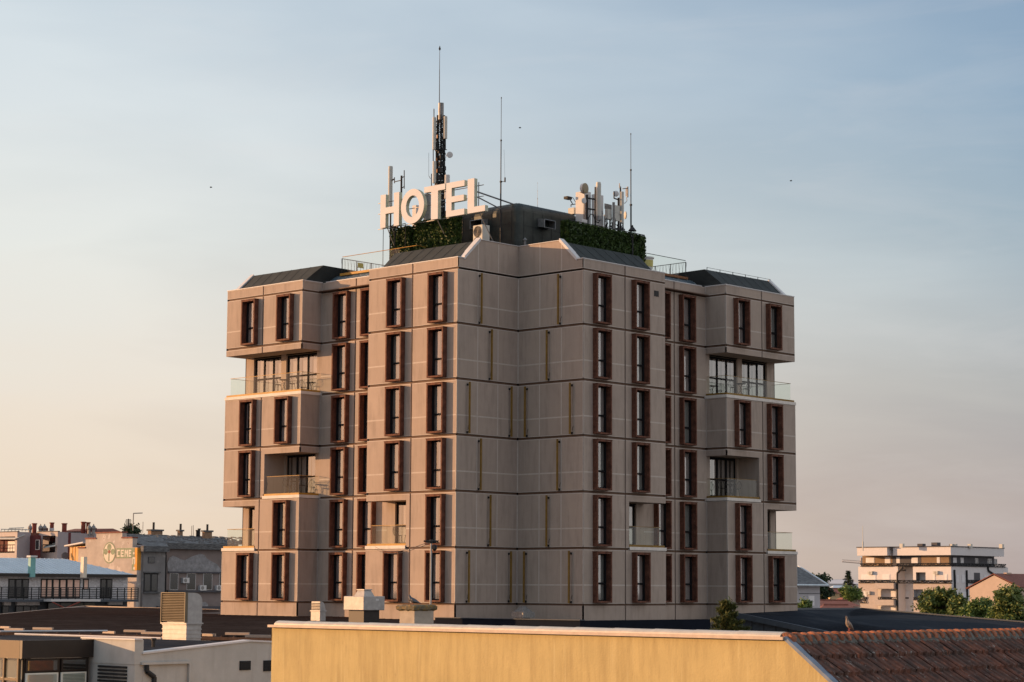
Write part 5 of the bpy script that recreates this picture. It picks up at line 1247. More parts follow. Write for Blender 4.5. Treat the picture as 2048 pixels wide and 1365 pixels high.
for ua, ub, bars, pm in ((16, 57, 2, 'darkpane'), (81, 104, 1, 'warmpane'), (104.5, 132, 1, 'warmpane'), (132.5, 160, 1, 'warmpane'), (166, 177, 0, 'warmpane'), (200, 224, 1, 'darkpane')):
    fwin('R', h1, YH, ua, ub, 1158, 1197 if ub != 177 else 1180, M['metaldark'], M[pm], bars=bars, t=.12)
lw = MB(); 
for ua, ub, va, vb in ((5, 19, 1200, 1211), (31, 76, 1200, 1211), (214, 242, 1200, 1210)): Rbox(lw, YH-.01, ua, ub, va, vb, 0, .3)
build_each(lw, 'stone_panel', M['stonefix'], h1)
MB().box(xl, xr-.4, YH-.02, YH-.005, GZ, zS-.26).build('lower_wall', M['bluewall'], h1)
fwin('R', h1, YH-.3, 31, 75, 1212, 1232, M['metaldark'], M['darkpane'], bars=2); fwin('R', h1, YH-.3, 4, 17, 1212, 1232, M['metaldark'], M['darkpane'], bars=0); fwin('R', h1, YH-.3, 214, 240, 1211, 1230, M['metaldark'], M['darkpane'], bars=1)
aw = thing('shop_awning', 'small pale awning with crossed red brown arms below the slatted balcony', 'awning', (hity(140, 1205, YH-2).x, YH-2, zS-1))
m_ = MB(); a = hity(93, 1201, YH-2.2); b = hity(192, 1201, YH-2.2); m_.box(a.x, b.x, YH-3, YH-1.7, a.z-.12, a.z+.10).build('canopy', M['white'], aw)
MB().path([hity(105, 1205, YH-3.1), hity(130, 1217, YH-3.1), hity(160, 1204, YH-3.1)], .07, 5).build('arm', M['redpipe'], aw)
fwin('R', h1, YH-.35, 95, 190, 1205, 1230, M['metaldark'], M['darkpane'], bars=3)
def smallchimney(label, uc, ul, ur, vt, vb, dist, m_, cap=None, parent=None):
    x0, x1, y0, y1, z0, zt = corner(uc, ul, ur, vt, vb, dist); t = thing('chimney', label, 'chimney', (x0, y0, z0))
    MB().box(x0, x1, y0, y1, z0-1.0, zt).build('shaft', m_, t)
    if cap: MB().box(x0-.12, x1+.12, y0-.12, y1+.12, zt, zt+.18).build('cap', cap, t)
    return t, ((x0+x1)/2, (y0+y1)/2, zt)
tq, p_ = smallchimney('turquoise sided chimney with a small white cowl on the pale blue roof', 61, 56, 71, 1115, 1135, D1+3, mat('turquoise sheet', (.17, .40, .40), .6), M['white'])
smallchimney('cream square chimney on the pale blue roof', 167, 161, 174, 1114, 1136, D1+3, mat('cream sheet', (.66, .60, .50), .6))
# --- stepped painted gable and the old grey house
D2 = 222; x0, x1, y0, y1, z0, zt_ = corner(275, 160, 333, 1096, 1225, D2); XG, YG = x0, y0
h2 = thing('painted_gable_house', 'old house with stepped patched gable carrying a faded green seed shop sign', 'house', (x0, y0, GZ))
G = lambda u, v: hitx(u, v, XG)
prof = [G(275, 1095), G(265, 1095), G(265, 1077), G(246, 1077), G(246, 1066), G(192, 1066), G(192, 1078), G(171, 1078), G(171, 1096), G(157, 1096)]
pts = []
zs = [hitx(230, v, XG).z for v in (1096, 1077.5, 1066.5)]
yy = [hitx(u, 1090, XG).y for u in (275, 265, 244, 192, 171, 157)]
pl2 = [(XG, yy[0], GZ), (XG, yy[0], zs[0]), (XG, yy[1], zs[0]), (XG, yy[1], zs[1]), (XG, yy[2], zs[1]), (XG, yy[2], zs[2]), (XG, yy[3], zs[2]), (XG, yy[3], zs[1]), (XG, yy[4], zs[1]), (XG, yy[4], zs[0]), (XG, yy[5], zs[0]), (XG, yy[5], GZ)]
MB().prism(pl2, (.6, 0, 0)).build('gable_wall', M['oldplaster'], h2)
cg = MB()
for a, b, z in ((yy[1], yy[2], zs[1]), (yy[2], yy[3], zs[2]), (yy[3], yy[4], zs[1]), (yy[4], yy[5], zs[0])): cg.box(XG-.1, XG+.7, min(a, b)-.05, max(a, b)+.05, z, z+.15)
cg.build('gable_coping', M['redtile'], h2)
x1 = hity(330, 1150, YG).x; zc = hity(300, 1101, YG).z
MB().box(XG+.61, x1, YG, YG+12, GZ, zc).build('wall', M['greyold'], h2)
MB().box(XG+.2, x1+.15, YG-.5, YG+.0-.003, zc-.15, zc+.45).build('cornice', M['slate'], h2)
r = MB(); zrd = hity(300, 1074, YG+6).z; r.face([(XG+.65, YG-.4, zc+.45), (x1+.1, YG-.4, zc+.45), (x1+4, YG+6, zrd), (XG+.65, YG+6, zrd)]); r.face([(XG+.65, YG+12, zc), (x1+.1, YG+12, zc), (x1+4, YG+6, zrd), (XG+.65, YG+6, zrd)]); r.build('roof', M['slate'], h2)
fwin('R', h2, YG, 296, 309.5, 1114, 1127, M['greyband'], M['darkpane'], bars=0); fwin('R', h2, YG, 287, 315, 1147, 1184, M['metaldark'], M['darkpane'], bars=1, t=.12)
sl2 = MB(); Rbox(sl2, YG, 286, 318, 1184, 1187, 0, .25); Rbox(sl2, YG, 286, 319, 1144, 1146.5, 0, .25); sl2.build('window_sill', M['slate'], h2)
MB().box(XG-.02, XG+.5, yy[0]-.02, yy[0]+.45, hitx(275, 1141, XG).z, hitx(275, 1096, XG).z).build('corner_strip', M['orangetrim'], h2)
# painted sign (faded lettering on the wall)
sg_ = MB(); sb = Lbox(sg_, XG, 233, 270, 1096.5, 1117, 0, .02); Lbox(sg_, XG, 264, 273, 1114, 1142, 0, .018); so2 = sg_.build('painted_sign', M['signgreen'], h2)
def oval(mb, X, uc, vc, ru, rv, o, n=28, k=1.0):
    c = hitx(uc, vc, X); ry = (hitx(uc-ru, vc, X).y-c.y)*k; rz = (hitx(uc, vc-rv, X).z-c.z)*k
    mb.face([(X-o, c.y+ry*cos(2*pi*i/n), c.z+rz*sin(2*pi*i/n)) for i in range(n)])
em = MB(); oval(em, XG, 219, 1106, 12.5, 21.5, .02); em.build('painted_emblem', M['signgreen'], h2)
em = MB(); oval(em, XG, 219, 1106, 10.8, 19, .026); em.build('emblem_field', M['signcream'], h2)
em = MB()
for uc, vc, ru, rv in ((212, 1104, 4, 6), (219, 1095, 4.2, 7), (226, 1104, 4, 6)): oval(em, XG, uc, vc, ru, rv, .032)
em.build('emblem_leaf', M['signgreen'], h2)
em = MB(); oval(em, XG, 219, 1104, 2.6, 3.6, .036); em.build('emblem_centre', M['redpipe'], h2)
em = MB(); a = hitx(218.5, 1107, XG); b = hitx(218.5, 1123, XG); em.box(XG-.04, XG-.033, a.y-.09, a.y+.09, b.z, a.z); em.build('emblem_stem', M['signgreen'], h2)
lt = MB()
def ltr(ch, ua, ub, va, vb):
    ya, yb = hitx(ua, va, XG).y, hitx(ub, va, XG).y; um = (ua+ub)/2; zt, zb = hitx(um, va, XG).z, hitx(um, vb, XG).z; H = zt-zb; Wd = ya-yb
    S_ = {'C': [(0, .3, 0, 1), (.3, 1, 0, .2), (.3, 1, .8, 1)], 'E': [(0, .3, 0, 1), (.3, 1, 0, .2), (.3, .9, .4, .6), (.3, 1, .8, 1)], 'M': [(0, .25, 0, 1), (.75, 1, 0, 1), (.25, .42, .55, .9), (.42, .58, .35, .65), (.58, .75, .55, .9)], 'P': [(0, .3, 0, 1), (.7, 1, 0, 1), (.3, .7, .8, 1)]}[ch]
    for a, b, c, d in S_: lt.box(XG-.03, XG-.021, ya-b*Wd, ya-a*Wd, zb+c*H, zb+d*H)
ltr('C', 234.5, 240, 1100, 1114); ltr('E', 242, 248, 1100, 1114); ltr('M', 250, 256.5, 1100, 1114); ltr('E', 258, 263, 1100, 1114); ltr('P', 265.5, 271, 1115, 1129)
oval(lt, XG, 268, 1107, 1.6, 2.4, .025); oval(lt, XG, 268.5, 1137, 1.8, 3, .025)
lt.build('painted_lettering', M['signcream'], h2)
# lit side gable with pale eaves left of it
a = hitx(139, 1118, XG+2); b = hitx(172, 1118, XG+2); zt = hitx(150, 1093, XG+2).z
sh = thing('lit_shed', 'small sunlit golden shed with a slanted pale eave left of the painted gable', 'shed', (XG+2, a.y, GZ))
MB().box(XG+2, XG+6, b.y, a.y, GZ, zt).build('wall', mat('golden render', (.62, .40, .18), .8), sh)
m_ = MB(); zl_ = hitx(134, 1093.5, XG+1.6).z; zh_ = hitx(172, 1086.5, XG+1.6).z; m_.hexa([(XG+1.5, b.y, zh_), (XG+1.5, a.y+.4, zl_), (XG+6, a.y+.4, zl_), (XG+6, b.y, zh_)], [(XG+1.5, b.y, zh_+.15), (XG+1.5, a.y+.4, zl_+.15), (XG+6, a.y+.4, zl_+.15), (XG+6, b.y, zh_+.15)]); m_.build('roof', M['white'], sh)
bb = MB(); 
for u in (145, 150, 157, 163): p = hitx(u, 1100, XG+1.98); bb.box(XG+1.96, XG+2.0, p.y-.04, p.y+.04, GZ, zt)
bb.build('wall_batten', M['orangetrim'], sh)
dsh = thing('satellite_dish', 'dark round satellite dish on the shaded wall beside the golden shed', 'satellite dish', hitx(130, 1112, XG+1.5)); dish(dsh, hitx(130, 1112, XG+1.5), .42, (-.7, -.7, .3), M['greyband'])
# --- old taupe house with air conditioners, right of the grey one
YT = YG+2.5; xa_ = hity(332, 1150, YT).x; xb_ = hity(470, 1150, YT).x; zc2 = hity(390, 1094, YT).z
h3 = thing('old_taupe_house', 'old taupe plastered house with a peeling patch, slate roof and a row of dark windows', 'house', (xa_, YT, GZ))
MB().box(xa_, xb_, YT, YT+12, GZ, zc2).build('wall', M['taupeold'], h3); MB().box(xa_-.4, xb_, YT-.5, YT-.003, zc2-.3, zc2+.35).build('cornice', M['slate'], h3)
zr2 = hity(390, 1073, YT+6).z; r = MB().face([(xa_-1.5, YT-.5, zc2+.35), (xb_+2, YT-.5, zc2+.35), (xb_+2, YT+6, zr2), (xa_-4, YT+6, zr2)]); r.face([(xa_-1.5, YT+12, zc2+.35), (xb_+2, YT+12, zc2+.35), (xb_+2, YT+6, zr2), (xa_-4, YT+6, zr2)]); r = r.build('roof', M['slate'], h3)
rr = random.Random(8); m_ = MB()
for k in range(9):
    for i in range(60):
        if rr.random() < .55: continue
        t = (k+.5)/9; y = YT-.5+6.5*t; z = zc2+.35+(zr2-zc2-.35)*t; x = xa_-3+i*.55+rr.uniform(-.1, .1); m_.hexa([(x, y, z-.01), (x+.45, y, z-.01), (x+.45, y+.5, z+.02), (x, y+.5, z+.02)], [(x, y, z+.06), (x+.45, y, z+.06), (x+.45, y+.5, z+.13), (x, y+.5, z+.13)])
m_.build('roof_shingle', M['slate'], r)
pt_ = [(336, 1145), (334, 1128), (338, 1116), (346, 1112), (354, 1115), (360, 1119), (370, 1121), (380, 1115), (390, 1111), (400, 1108), (408, 1110), (414, 1118), (424, 1124), (434, 1129), (440, 1138), (443, 1143), (445, 1145)]
MB().prism([hity(u, v, YT-.01) for u, v in pt_], (0, -.05, 0)).build('peeled_patch', M['patch'], h3)
MB().prism([hity(u, v, YT-.01) for u, v in ((404, 1215), (403, 1205), (409, 1204), (415, 1208), (416, 1215))], (0, -.05, 0)).build('peeled_patch', M['patch'], h3)
bnd = MB(); Rbox(bnd, YT, 335, 445, 1144, 1147, 0, .2); Rbox(bnd, YT, 333, 445, 1181, 1185, 0, .3); bnd.build('string_course', M['greyband'], h3)
for ua, ub in ((339, 356), (373, 391), (406, 424), (438, 452)): 
    o = fwin('R', h3, YT, ua, ub, 1147, 1180.5, M['coping'], M['darkpane'], bars=0, t=.06)
bt = MB(); Rbox(bt, YT, 404, 440, 1213, 1222, 0, .15); Rbox(bt, YT, 284, 318, 1212, 1216, 2.6, 2.8); bt.build('low_band', M['greyband'], h3)
MB().tube(hity(332, 1110, YT-.2), hity(330.5, 1215, YT-.2), .09, n=6).build('downpipe', M['metaldark'], h3)
for ua, va, lb in ((362, 1156, 'white air conditioner between the two left dark windows of the taupe house'), (396, 1171, 'white air conditioner on the sill band under the third dark window'), (429, 1171, 'white air conditioner on the sill band next to the hotel edge')):
    t = thing('ac_unit', lb, 'air conditioner', hity(ua+6, va+10, YT-.3), 'air conditioners on the old taupe house')
    m_ = MB(); a, b, c, d = Rbox(m_, YT, ua, ua+12.5, va, va+10.5, .02, .4); m_.build('casing', M['white'], t)
    MB().lathe(((a*.62+b*.38), YT-.402, (c+d)/2), [(.22, 0), (.2, .012)], 14, Vector((0, -1, 0))).build('fan', M['steel'], t)
# chimneys along the slate ridge
for i, (ul, uc, ur, vt, vb, lb, pu, pv) in enumerate(((295.5, 302, 325, 1062, 1074, 'wide brick chimney stack with a thin pipe, leftmost on the slate ridge', 307, 1045), (354.5, 359, 365.5, 1063, 1074, 'narrow sunlit brick chimney with a thin pipe in the middle of the slate ridge', 361, 1048), (404, 409, 424, 1064, 1076, 'brick chimney with a thin pipe nearest the hotel on the slate ridge', 414.5, 1049))):
    t, p = smallchimney(lb, uc, ul, ur, vt, vb, 238, mat('old brick', (.26, .17, .11), .9, vary=.25, scale=3), M['slate'])
    q0 = at(pu, vt, 239); q1 = at(pu, pv, 239); MB().tube((q0.x, q0.y, q0.z-.3), (q0.x, q0.y, q1.z), .13, n=8).build('pipe', M['metaldark'], t)
for u, v, lb in ((394, 1060, 'shorter dark stub pipe'), (398, 1062, 'taller dark stub pipe')):
    q0 = at(u, 1075, 239); q1 = at(u, v-(2 if u > 396 else -3), 239); tag(MB().tube(q0, (q0.x, q0.y, q1.z), .13, n=8).tube((q0.x, q0.y, q1.z), (q0.x, q0.y, q1.z+.15), .18, n=8).build('flue_pipe', M['metaldark']), lb+' behind the slate ridge beside the chimney nearest the hotel', 'pipe')
for u, vt, vb, lb in ((266, 1027, 1062, 'thin bent rod aerial with a long flag arm above the old grey house'), (285.5, 1044, 1066, 'faint thin rod aerial right of the bent one'), (383, 1052, 1073, 'thin rod aerial pair between chimneys on the slate ridge')):
    q0 = at(u, vb, 240); q1 = at(u, vt, 240); m_ = MB().tube(q0, (q0.x, q0.y, q1.z), .06 if u == 266 else .035, n=5)
    if u == 266: m_.tube((q0.x, q0.y, q1.z), at(285, 1026.5, 240), .06, n=5)
    if u == 383: q2 = at(386.5, 1051, 240); m_.tube(at(386.5, 1073, 240), q2, .035, n=5)
    tag(m_.build('roof_aerial', M['steel']), lb, 'aerial')
q0 = at(257, 1058, 245); ant = MB().tube(q0, at(257, 1038, 245), .06)
for k in range(8): a = at(257, 1040+k*2.3, 245); ant.tube(a-Vector((.35, -.35, 0))*(.6+.1*(k % 3)), a+Vector((.35, -.35, 0))*(.6+.1*(k % 2)), .04, n=4)
tag(ant.build('roof_aerial', M['metaldark']), 'short comb shaped television aerial above the dark roof bush', 'aerial')
# --- apartments on the far left
D3 = 262
def apt(label, uc, ul, ur, vt, vb): 
    x0, x1, y0, y1, z0, zt = corner(uc, ul, ur, vt, vb, D3); return x0, x1, y0, y1, z0, zt
ap = thing('apartment_block', 'apartment block with sunlit pink fronts, shaded lilac sides, maroon recesses and lit balconies at the far left', 'building', at(60, 1180, D3))
xa0, xa1, ya0, ya1, za, zta = apt('', 33, -40, 60, 1064, 1119); xb0, xb1, yb0, yb1, zb, ztb = apt('', 114, 73, 185, 1063.5, 1119)
w_ = MB(); 
def lwall(X, y0, y1, z0, z1, holes): cutpanel(w_, LP(X), y0, y1, z0, z1, holes)
def lrect(X, ua, ub, va, vb): um = (ua+ub)/2; return (hitx(ub, va, X).y, hitx(ua, va, X).y, hitx(um, vb, X).z, hitx(um, va, X).z)
ha = lrect(xa0, -38, 30, 1076, 1104); hb = lrect(xb0, 86, 111, 1074, 1103)
lwall(xa0, ya0, ya1, GZ, zta, [ha]); lwall(xb0, yb0, yb1, GZ, ztb, [hb]); wo1 = w_.build('wall', M['sunpink'], ap)
w_ = MB()
w_.face([(xa0, ya0, GZ), (xa1, ya0, GZ), (xa1, ya0, zta), (xa0, ya0, zta)]); zslope = hity(180, 1061, yb0).z
w_.face([(xb0, yb0, GZ), (xb1, yb0, GZ), (xb1, yb0, ztb-.2), (xb0, yb0, ztb)])
w_.build('side_wall', M['shadegrey'], ap)
m_ = MB(); a = hitx(60, 1100, xa1); b = hitx(73, 1100, xa1); m_.box(xa1-.1, xa1+.4, min(a.y, b.y)-.3, max(a.y, b.y)+.5, GZ, zta-.4); m_.box(xa0+1.6, xa0+2, ha[0]-.5, ha[1], GZ, zta-.1); m_.box(xb0+1.6, xb0+2, hb[0]-.5, hb[1]+.8, GZ, ztb-.1); 
m_.build('recess_wall', M['maroon'], ap)
for X, h, uu in ((xa0, ha, (16, 29)), (xb0, hb, (98, 109))):
    m_ = MB(); m_.box(X, X+1.6, h[0]-.02, h[1]+.02, h[2]-.15, h[2]); m_.box(X, X+1.6, h[0]-.02, h[1]+.02, h[3], h[3]+.12); m_.face([(X, h[0], h[2]), (X+1.6, h[0], h[2]), (X+1.6, h[0], h[3]), (X, h[0], h[3])]); m_.build('balcony', M['sunpink'], ap)
    rl_ = MB(); n = 14
    for i in range(n+1): y = h[0]+(h[1]-h[0])*i/n; rl_.tube((X+.05, y, h[2]), (X+.05, y, h[2]+.85), .03, n=4)
    rl_.tube((X+.05, h[0], h[2]+.85), (X+.05, h[1], h[2]+.85), .05, n=4); rl_.build('balcony_railing', M['metaldark'], ap)
m_ = MB(); Lbox(m_, xa0+1.6, 17, 31, 1083, 1103, .0, .1); m_.build('balcony_door', M['shutter'], ap)
m_ = MB(); Lbox(m_, xa0+1.6, -2, 8, 1083, 1103, .0, .1); m_.build('balcony_door', M['maroon'], ap)
fwin('L', ap, xb0+1.6, 98, 111, 1083, 1090, M['metaldark'], M['darkpane'], bars=0); fwin('L', ap, xa1-.1, 71.5, 79, 1080, 1100, M['white'], M['darkpane'], bars=0)
m_ = MB(); p0 = hitx(86, 1097, xb0-.6); p1 = hitx(111, 1093, xb0-.6); q0 = hitx(92, 1091, xb0+1); q1 = hitx(111, 1087, xb0+1); m_.prism([p0, p1, q1, q0], (0, 0, .05)); m_.build('awning', M['offwhite'], ap)
m_ = MB(); p0 = hitx(-20, 1079, xa0-.5); p1 = hitx(30, 1079, xa0-.5); m_.prism([p0, p1, p1+Vector((1.5, 0, .6)), p0+Vector((1.5, 0, .6))], (0, 0, .05)); m_.build('awning', M['offwhite'], ap)
rf = MB(); rf.box(xa0+.4, xa1+10, ya0+.4, ya1+3, zta-.4, zta-.05); rf.box(xb0+.3, xb1-.05, yb0+.3, yb1+10, ztb-.5, ztb-.15); rf.build('roof', M['redtile'], ap)
cpg = MB(); cpg.box(xa0-.05, xa0+.3, ya0-.05, ya1, zta, zta+.1); cpg.box(xb0-.05, xb0+.3, yb0-.05, yb1, ztb, ztb+.1); cpg.build('coping', M['greyband'], ap)
rr_ = thing('roof_ridge_house', 'low brown hipped roof seen behind the shaded apartment wall', 'roof', at(150, 1066, 275))
p = [at(122, 1064, 270), at(190, 1064, 270), at(246, 1063, 285)]; m_ = MB(); a, b, c = at(126, 1063.5, 272), at(243, 1064, 290), at(226, 1057.5, 288); d = at(150, 1058, 285)
m_.prism([a, b, c, d], (0.5, 2, -.1)); m_.build('roof', M['redtile'], rr_); MB().box(a.x+1, a.x+18, a.y+2.5, a.y+12, GZ, a.z).build('wall', M['shadegrey'], rr_)
for i, (u, vt, vb, w, lb) in enumerate(((68.5, 1049, 1063, .30, 'leftmost red flue pipe on the apartment roof, between two small cowls'), (103.5, 1047.5, 1062, .27, 'red topped flue pipe on a white base, second from left on the apartment roof'), (128.5, 1049, 1063, .32, 'thick plain red flue pipe in the middle of the apartment roof'), (166.5, 1046, 1060, .30, 'tall red flue pipe fourth from left on the apartment roof'), (176, 1047, 1060, .26, 'red flue pipe furthest right, beside two small cowls'))):
    q0 = at(u, vb, 268); q1 = at(u, vt, 268); t = thing('flue_pipe', lb, 'pipe', q0, 'red flue pipes on the apartment roof')
    MB().tube((q0.x, q0.y, q0.z-.6), (q0.x, q0.y, q1.z), w, n=10).build('pipe', M['redpipe'], t); MB().tube((q0.x, q0.y, q1.z), (q0.x, q0.y, q1.z+.14), w*1.25, n=10).build('collar', M['redpipe'], t)
    if i == 1: MB().tube((q0.x, q0.y, q0.z-.6), (q0.x, q0.y, q0.z+.35), w*1.15, n=10).build('base', M['white'], t)
for i, (u, lb) in enumerate(((60, 'single white ball cowl left of the first red flue'), (81, 'left cowl of the pair on a maroon kerb'), (89, 'right cowl of the pair on a maroon kerb'), (178.5, 'left one of the last two ball cowls by the rightmost red flue'), (187, 'right one of the last two ball cowls by the rightmost red flue'))):
    q0 = at(u, 1059, 266); tag(MB().lathe(q0, [(.2, -.8), (.2, -.1), (.27, 0), (.30, .2), (.2, .42), (.08, .5), (.07, .65), (.02, .7)], 12).build('roof_cowl', M['steel']), lb, 'vent', 'ball cowls on the apartment roof')
for a_, b_, lb in ((77, 93, 'low maroon kerb under the paired cowls'), (174, 191, 'low maroon kerb under the last two cowls')):
    p = at(a_, 1062, 267); q = at(b_, 1056, 267); m_ = MB(); m_.prism([p, at(b_, 1062, 267), q, at(a_, 1056, 267)], (.8, .8, 0)); tag(m_.build('roof_kerb', M['maroon']), lb, 'kerb')
rk = MB()
for u in range(2, 60, 7): rk.tube(at(u, 1063, 264), at(u+1, 1057.5-abs(30-u)*-.04, 264), .05, n=4)
rk.tube(at(2, 1059, 264), at(58, 1060, 264), .06, n=4); rk.tube(at(18, 1057, 264), at(48, 1056, 264), .06, n=4)
tag(rk.build('roof_rack', M['offwhite']), 'low pale pipe rack on the roof of the left apartment bay', 'rack')
# ------------------------------------------------------------------ trees
def crownpts(rr, blobs):
    bx = rr.choice(blobs); c, r = bx
    while True:
        d = Vector((rr.uniform(-1, 1), rr.uniform(-1, 1), rr.uniform(-1, 1)))
        if d.length <= 1: break
    d = d.normalized()*(rr.random()**.45); return Vector(c)+Vector((d.x*r[0], d.y*r[1], d.z*r[2]))
def tree(label, u, v_top, v_bot, width_px, dist, leafm, n=5000, leaf=.28, cat='tree', group='broadleaf trees on the right', seed=1, nblob=16, name='broadleaf_tree'):
    rr = random.Random(seed); b = at(u, v_bot, dist); top = at(u, v_top, dist); W_ = width_px/FPX*dist; base = Vector((b.x, b.y, GZ)); H = top.z-GZ; ch = (top.z-b.z)
    t = thing(name, label, cat, base, group)
    ch = max(ch, W_*.55); cz = top.z-ch*.5
    tr = MB(); tr.tube(base-Vector((0, 0, .3)), (b.x, b.y, cz-ch*.15), W_*.035+.08, W_*.02+.04, n=9); blobs = []
    for i in range(nblob):
        a = rr.uniform(0, 2*pi); e = rr.uniform(-1, 1); rad = sqrt(max(0, 1-e*e*.9))*rr.uniform(.25, .72); c = Vector((b.x+cos(a)*rad*W_*.44, b.y+sin(a)*rad*W_*.44, cz+e*ch*.34)); s_ = rr.uniform(.12, .22)
        blobs.append((c, (W_*s_, W_*s_, ch*s_*.8))); tr.tube((b.x, b.y, cz-ch*.3+rr.uniform(0, .25)*ch), c, W_*.014+.03, .02, n=5)
    tr.build('trunk', M['bark'], t)
    l = MB()
    cl = []
    for bi in range(int(n/22)): cl.append(crownpts(rr, blobs))
    for c in cl:
        k = rr.randint(12, 32); sp = leaf*rr.uniform(1.0, 2.3)
        for i in range(k):
            p = c+Vector((rr.gauss(0, 1), rr.gauss(0, 1), rr.gauss(0, .8)))*sp*.55
            d = Vector((rr.gauss(0, 1), rr.gauss(0, 1), rr.gauss(0, .7))).normalized(); e = d.cross(Vector((rr.random()-.5, rr.random()-.5, rr.random()-.2))).normalized(); s = leaf*rr.uniform(.5, 1.1)
            l.face([p-d*s, p+e*s*.5, p+d*s, p-e*s*.5])
    l.build('crown', leafm, t); return t
def conifer(label, u, v_top, v_bot, width_px, dist, m_, n=4500, seed=2, ragged=1.0, leaf=.16, name='conifer_tree', grp=None, bushy=0):
    rr = random.Random(seed); b = at(u, v_bot, dist); top = at(u, v_top, dist); W_ = width_px/FPX*dist; zb = b.z; H = top.z-zb
    t = thing(name, label, 'tree', (b.x, b.y, GZ), grp); tr = MB(); tr.tube((b.x, b.y, GZ), (b.x, b.y, top.z-.05*H), .12+.01*H, .02, n=8); l = MB()
    nb = int(26+H*6)
    for i in range(nb):
        f_ = (i+.5)/nb; z = zb+H*f_; L_ = W_/2*(1-f_)**(.8 if not bushy else .6)*rr.uniform(.7, 1.1*ragged)+.05; a = rr.uniform(0, 2*pi); e = Vector((b.x+cos(a)*L_, b.y+sin(a)*L_, z-(.12*L_ if not bushy else -.5*L_)))
        s = Vector((b.x, b.y, z-(0 if not bushy else .0))); tr.tube(s, e, .03, .008, n=4)
        for k in range(int(n/nb)):
            g_ = rr.random()**.6; p = s.lerp(e, g_)+Vector((rr.gauss(0, 1), rr.gauss(0, 1), rr.gauss(0, .6)))*leaf*(1.3-.8*g_)*.9
            d = ((e-s).normalized()+Vector((rr.gauss(0, .6), rr.gauss(0, .6), rr.gauss(0, .5)))).normalized(); c = d.cross(Vector((rr.random()-.5, rr.random()-.5, 1))).normalized(); q = leaf*rr.uniform(.6, 1.2)
            l.face([p-d*q, p+c*q*.22, p+d*q, p-c*q*.22])
    tr.build('trunk', M['bark'], t); l.build('crown', m_, t)
conifer('small sunlit spruce top rising beside the right foot of the hotel', 1456, 1206, 1300, 78, 98, M['needle'], n=7000, seed=4, leaf=.14, name='spruce_tree', bushy=1, ragged=1.15)
conifer('dark pointed conifer between the dark trees and the white apartments', 1697, 1143, 1198, 44, 300, M['leafC'], n=6000, seed=6, leaf=.17)
tree('large dark tree behind the slate roofed white house', 1642, 1149, 1202, 96, 290, M['leafC'], n=9000, leaf=.26, seed=11)
tree('dark tree top close behind the slate roof slope', 1618, 1144, 1195, 62, 295, M['leafC'], n=5000, leaf=.26, seed=12)
tree('brighter green bush at the foot of the pointed conifer', 1702, 1171, 1204, 56, 280, M['leafD'], n=5000, leaf=.2, seed=13, cat='bush', name='bush')
tree('leafy shrub in front of the white house blind', 1612, 1197, 1226, 26, 150, M['leafD'], n=900, leaf=.14, seed=14, cat='bush', name='bush')
tree('small leafy shrub at the hotel side of the white house', 1601, 1211, 1222, 12, 150, M['leafD'], n=500, leaf=.13, seed=15, cat='bush', name='bush')
tree('big rounded green tree in front of the white apartments', 1876, 1172, 1246, 128, 225, M['leafB'], n=11000, leaf=.22, seed=21, nblob=22)
tree('narrow green tree joined to the right side of the rounded one', 1918, 1189, 1246, 52, 222, M['leafB'], n=2600, leaf=.25, seed=22)
tree('bright lower green tree below the peach gable', 1958, 1197, 1256, 92, 215, M['leafD'], n=8000, leaf=.2, seed=23, nblob=20)
tree('bright bushy tree low behind the blue roof edge', 1998, 1214, 1262, 84, 205, M['leafD'], n=3800, leaf=.2, seed=24)
tree('tall yellow green tree at the right edge in front of the peach gable', 2030, 1164, 1260, 126, 200, M['leafB'], n=11000, leaf=.21, seed=25, nblob=24)
tree('dark bush growing above the stepped gable roof', 260, 1054, 1080, 50, 250, M['leafC'], n=2200, leaf=.26, seed=26, cat='bush', name='bush')
for i, (u, v, w) in enumerate(((1565, 1163, 60), (1668, 1160, 50), (1730, 1166, 60))):
    pass
fw_ = MB(); rr = random.Random(31)
for i in range(9000):
    u = rr.uniform(1560, 2120); hgt = 6+5*sin(u*.05)+4*sin(u*.13+1)+3*sin(u*.31); z = rr.uniform(0, 9.2+hgt*.22); p = at(u, 1184, rr.uniform(880, 960)); c = Vector((p.x, p.y, GZ+z)); d = Vector((rr.gauss(0, 1), rr.gauss(0, 1), rr.gauss(0, .7))).normalized(); e = d.cross(Vector((rr.random()-.5, rr.random()-.5, rr.random()))).normalized(); s = rr.uniform(.8, 1.5); fw_.face([c-d*s, c+e*s*.7, c+d*s, c-e*s*.7])
fo_ = fw_.build('distant_wood', mat('hazy far foliage', (.10, .115, .10), .9, vary=.25, scale=.05)); fo_['kind'] = 'stuff'; fo_['label'] = 'hazy line of far off trees along the horizon on the right'; fo_['category'] = 'trees'
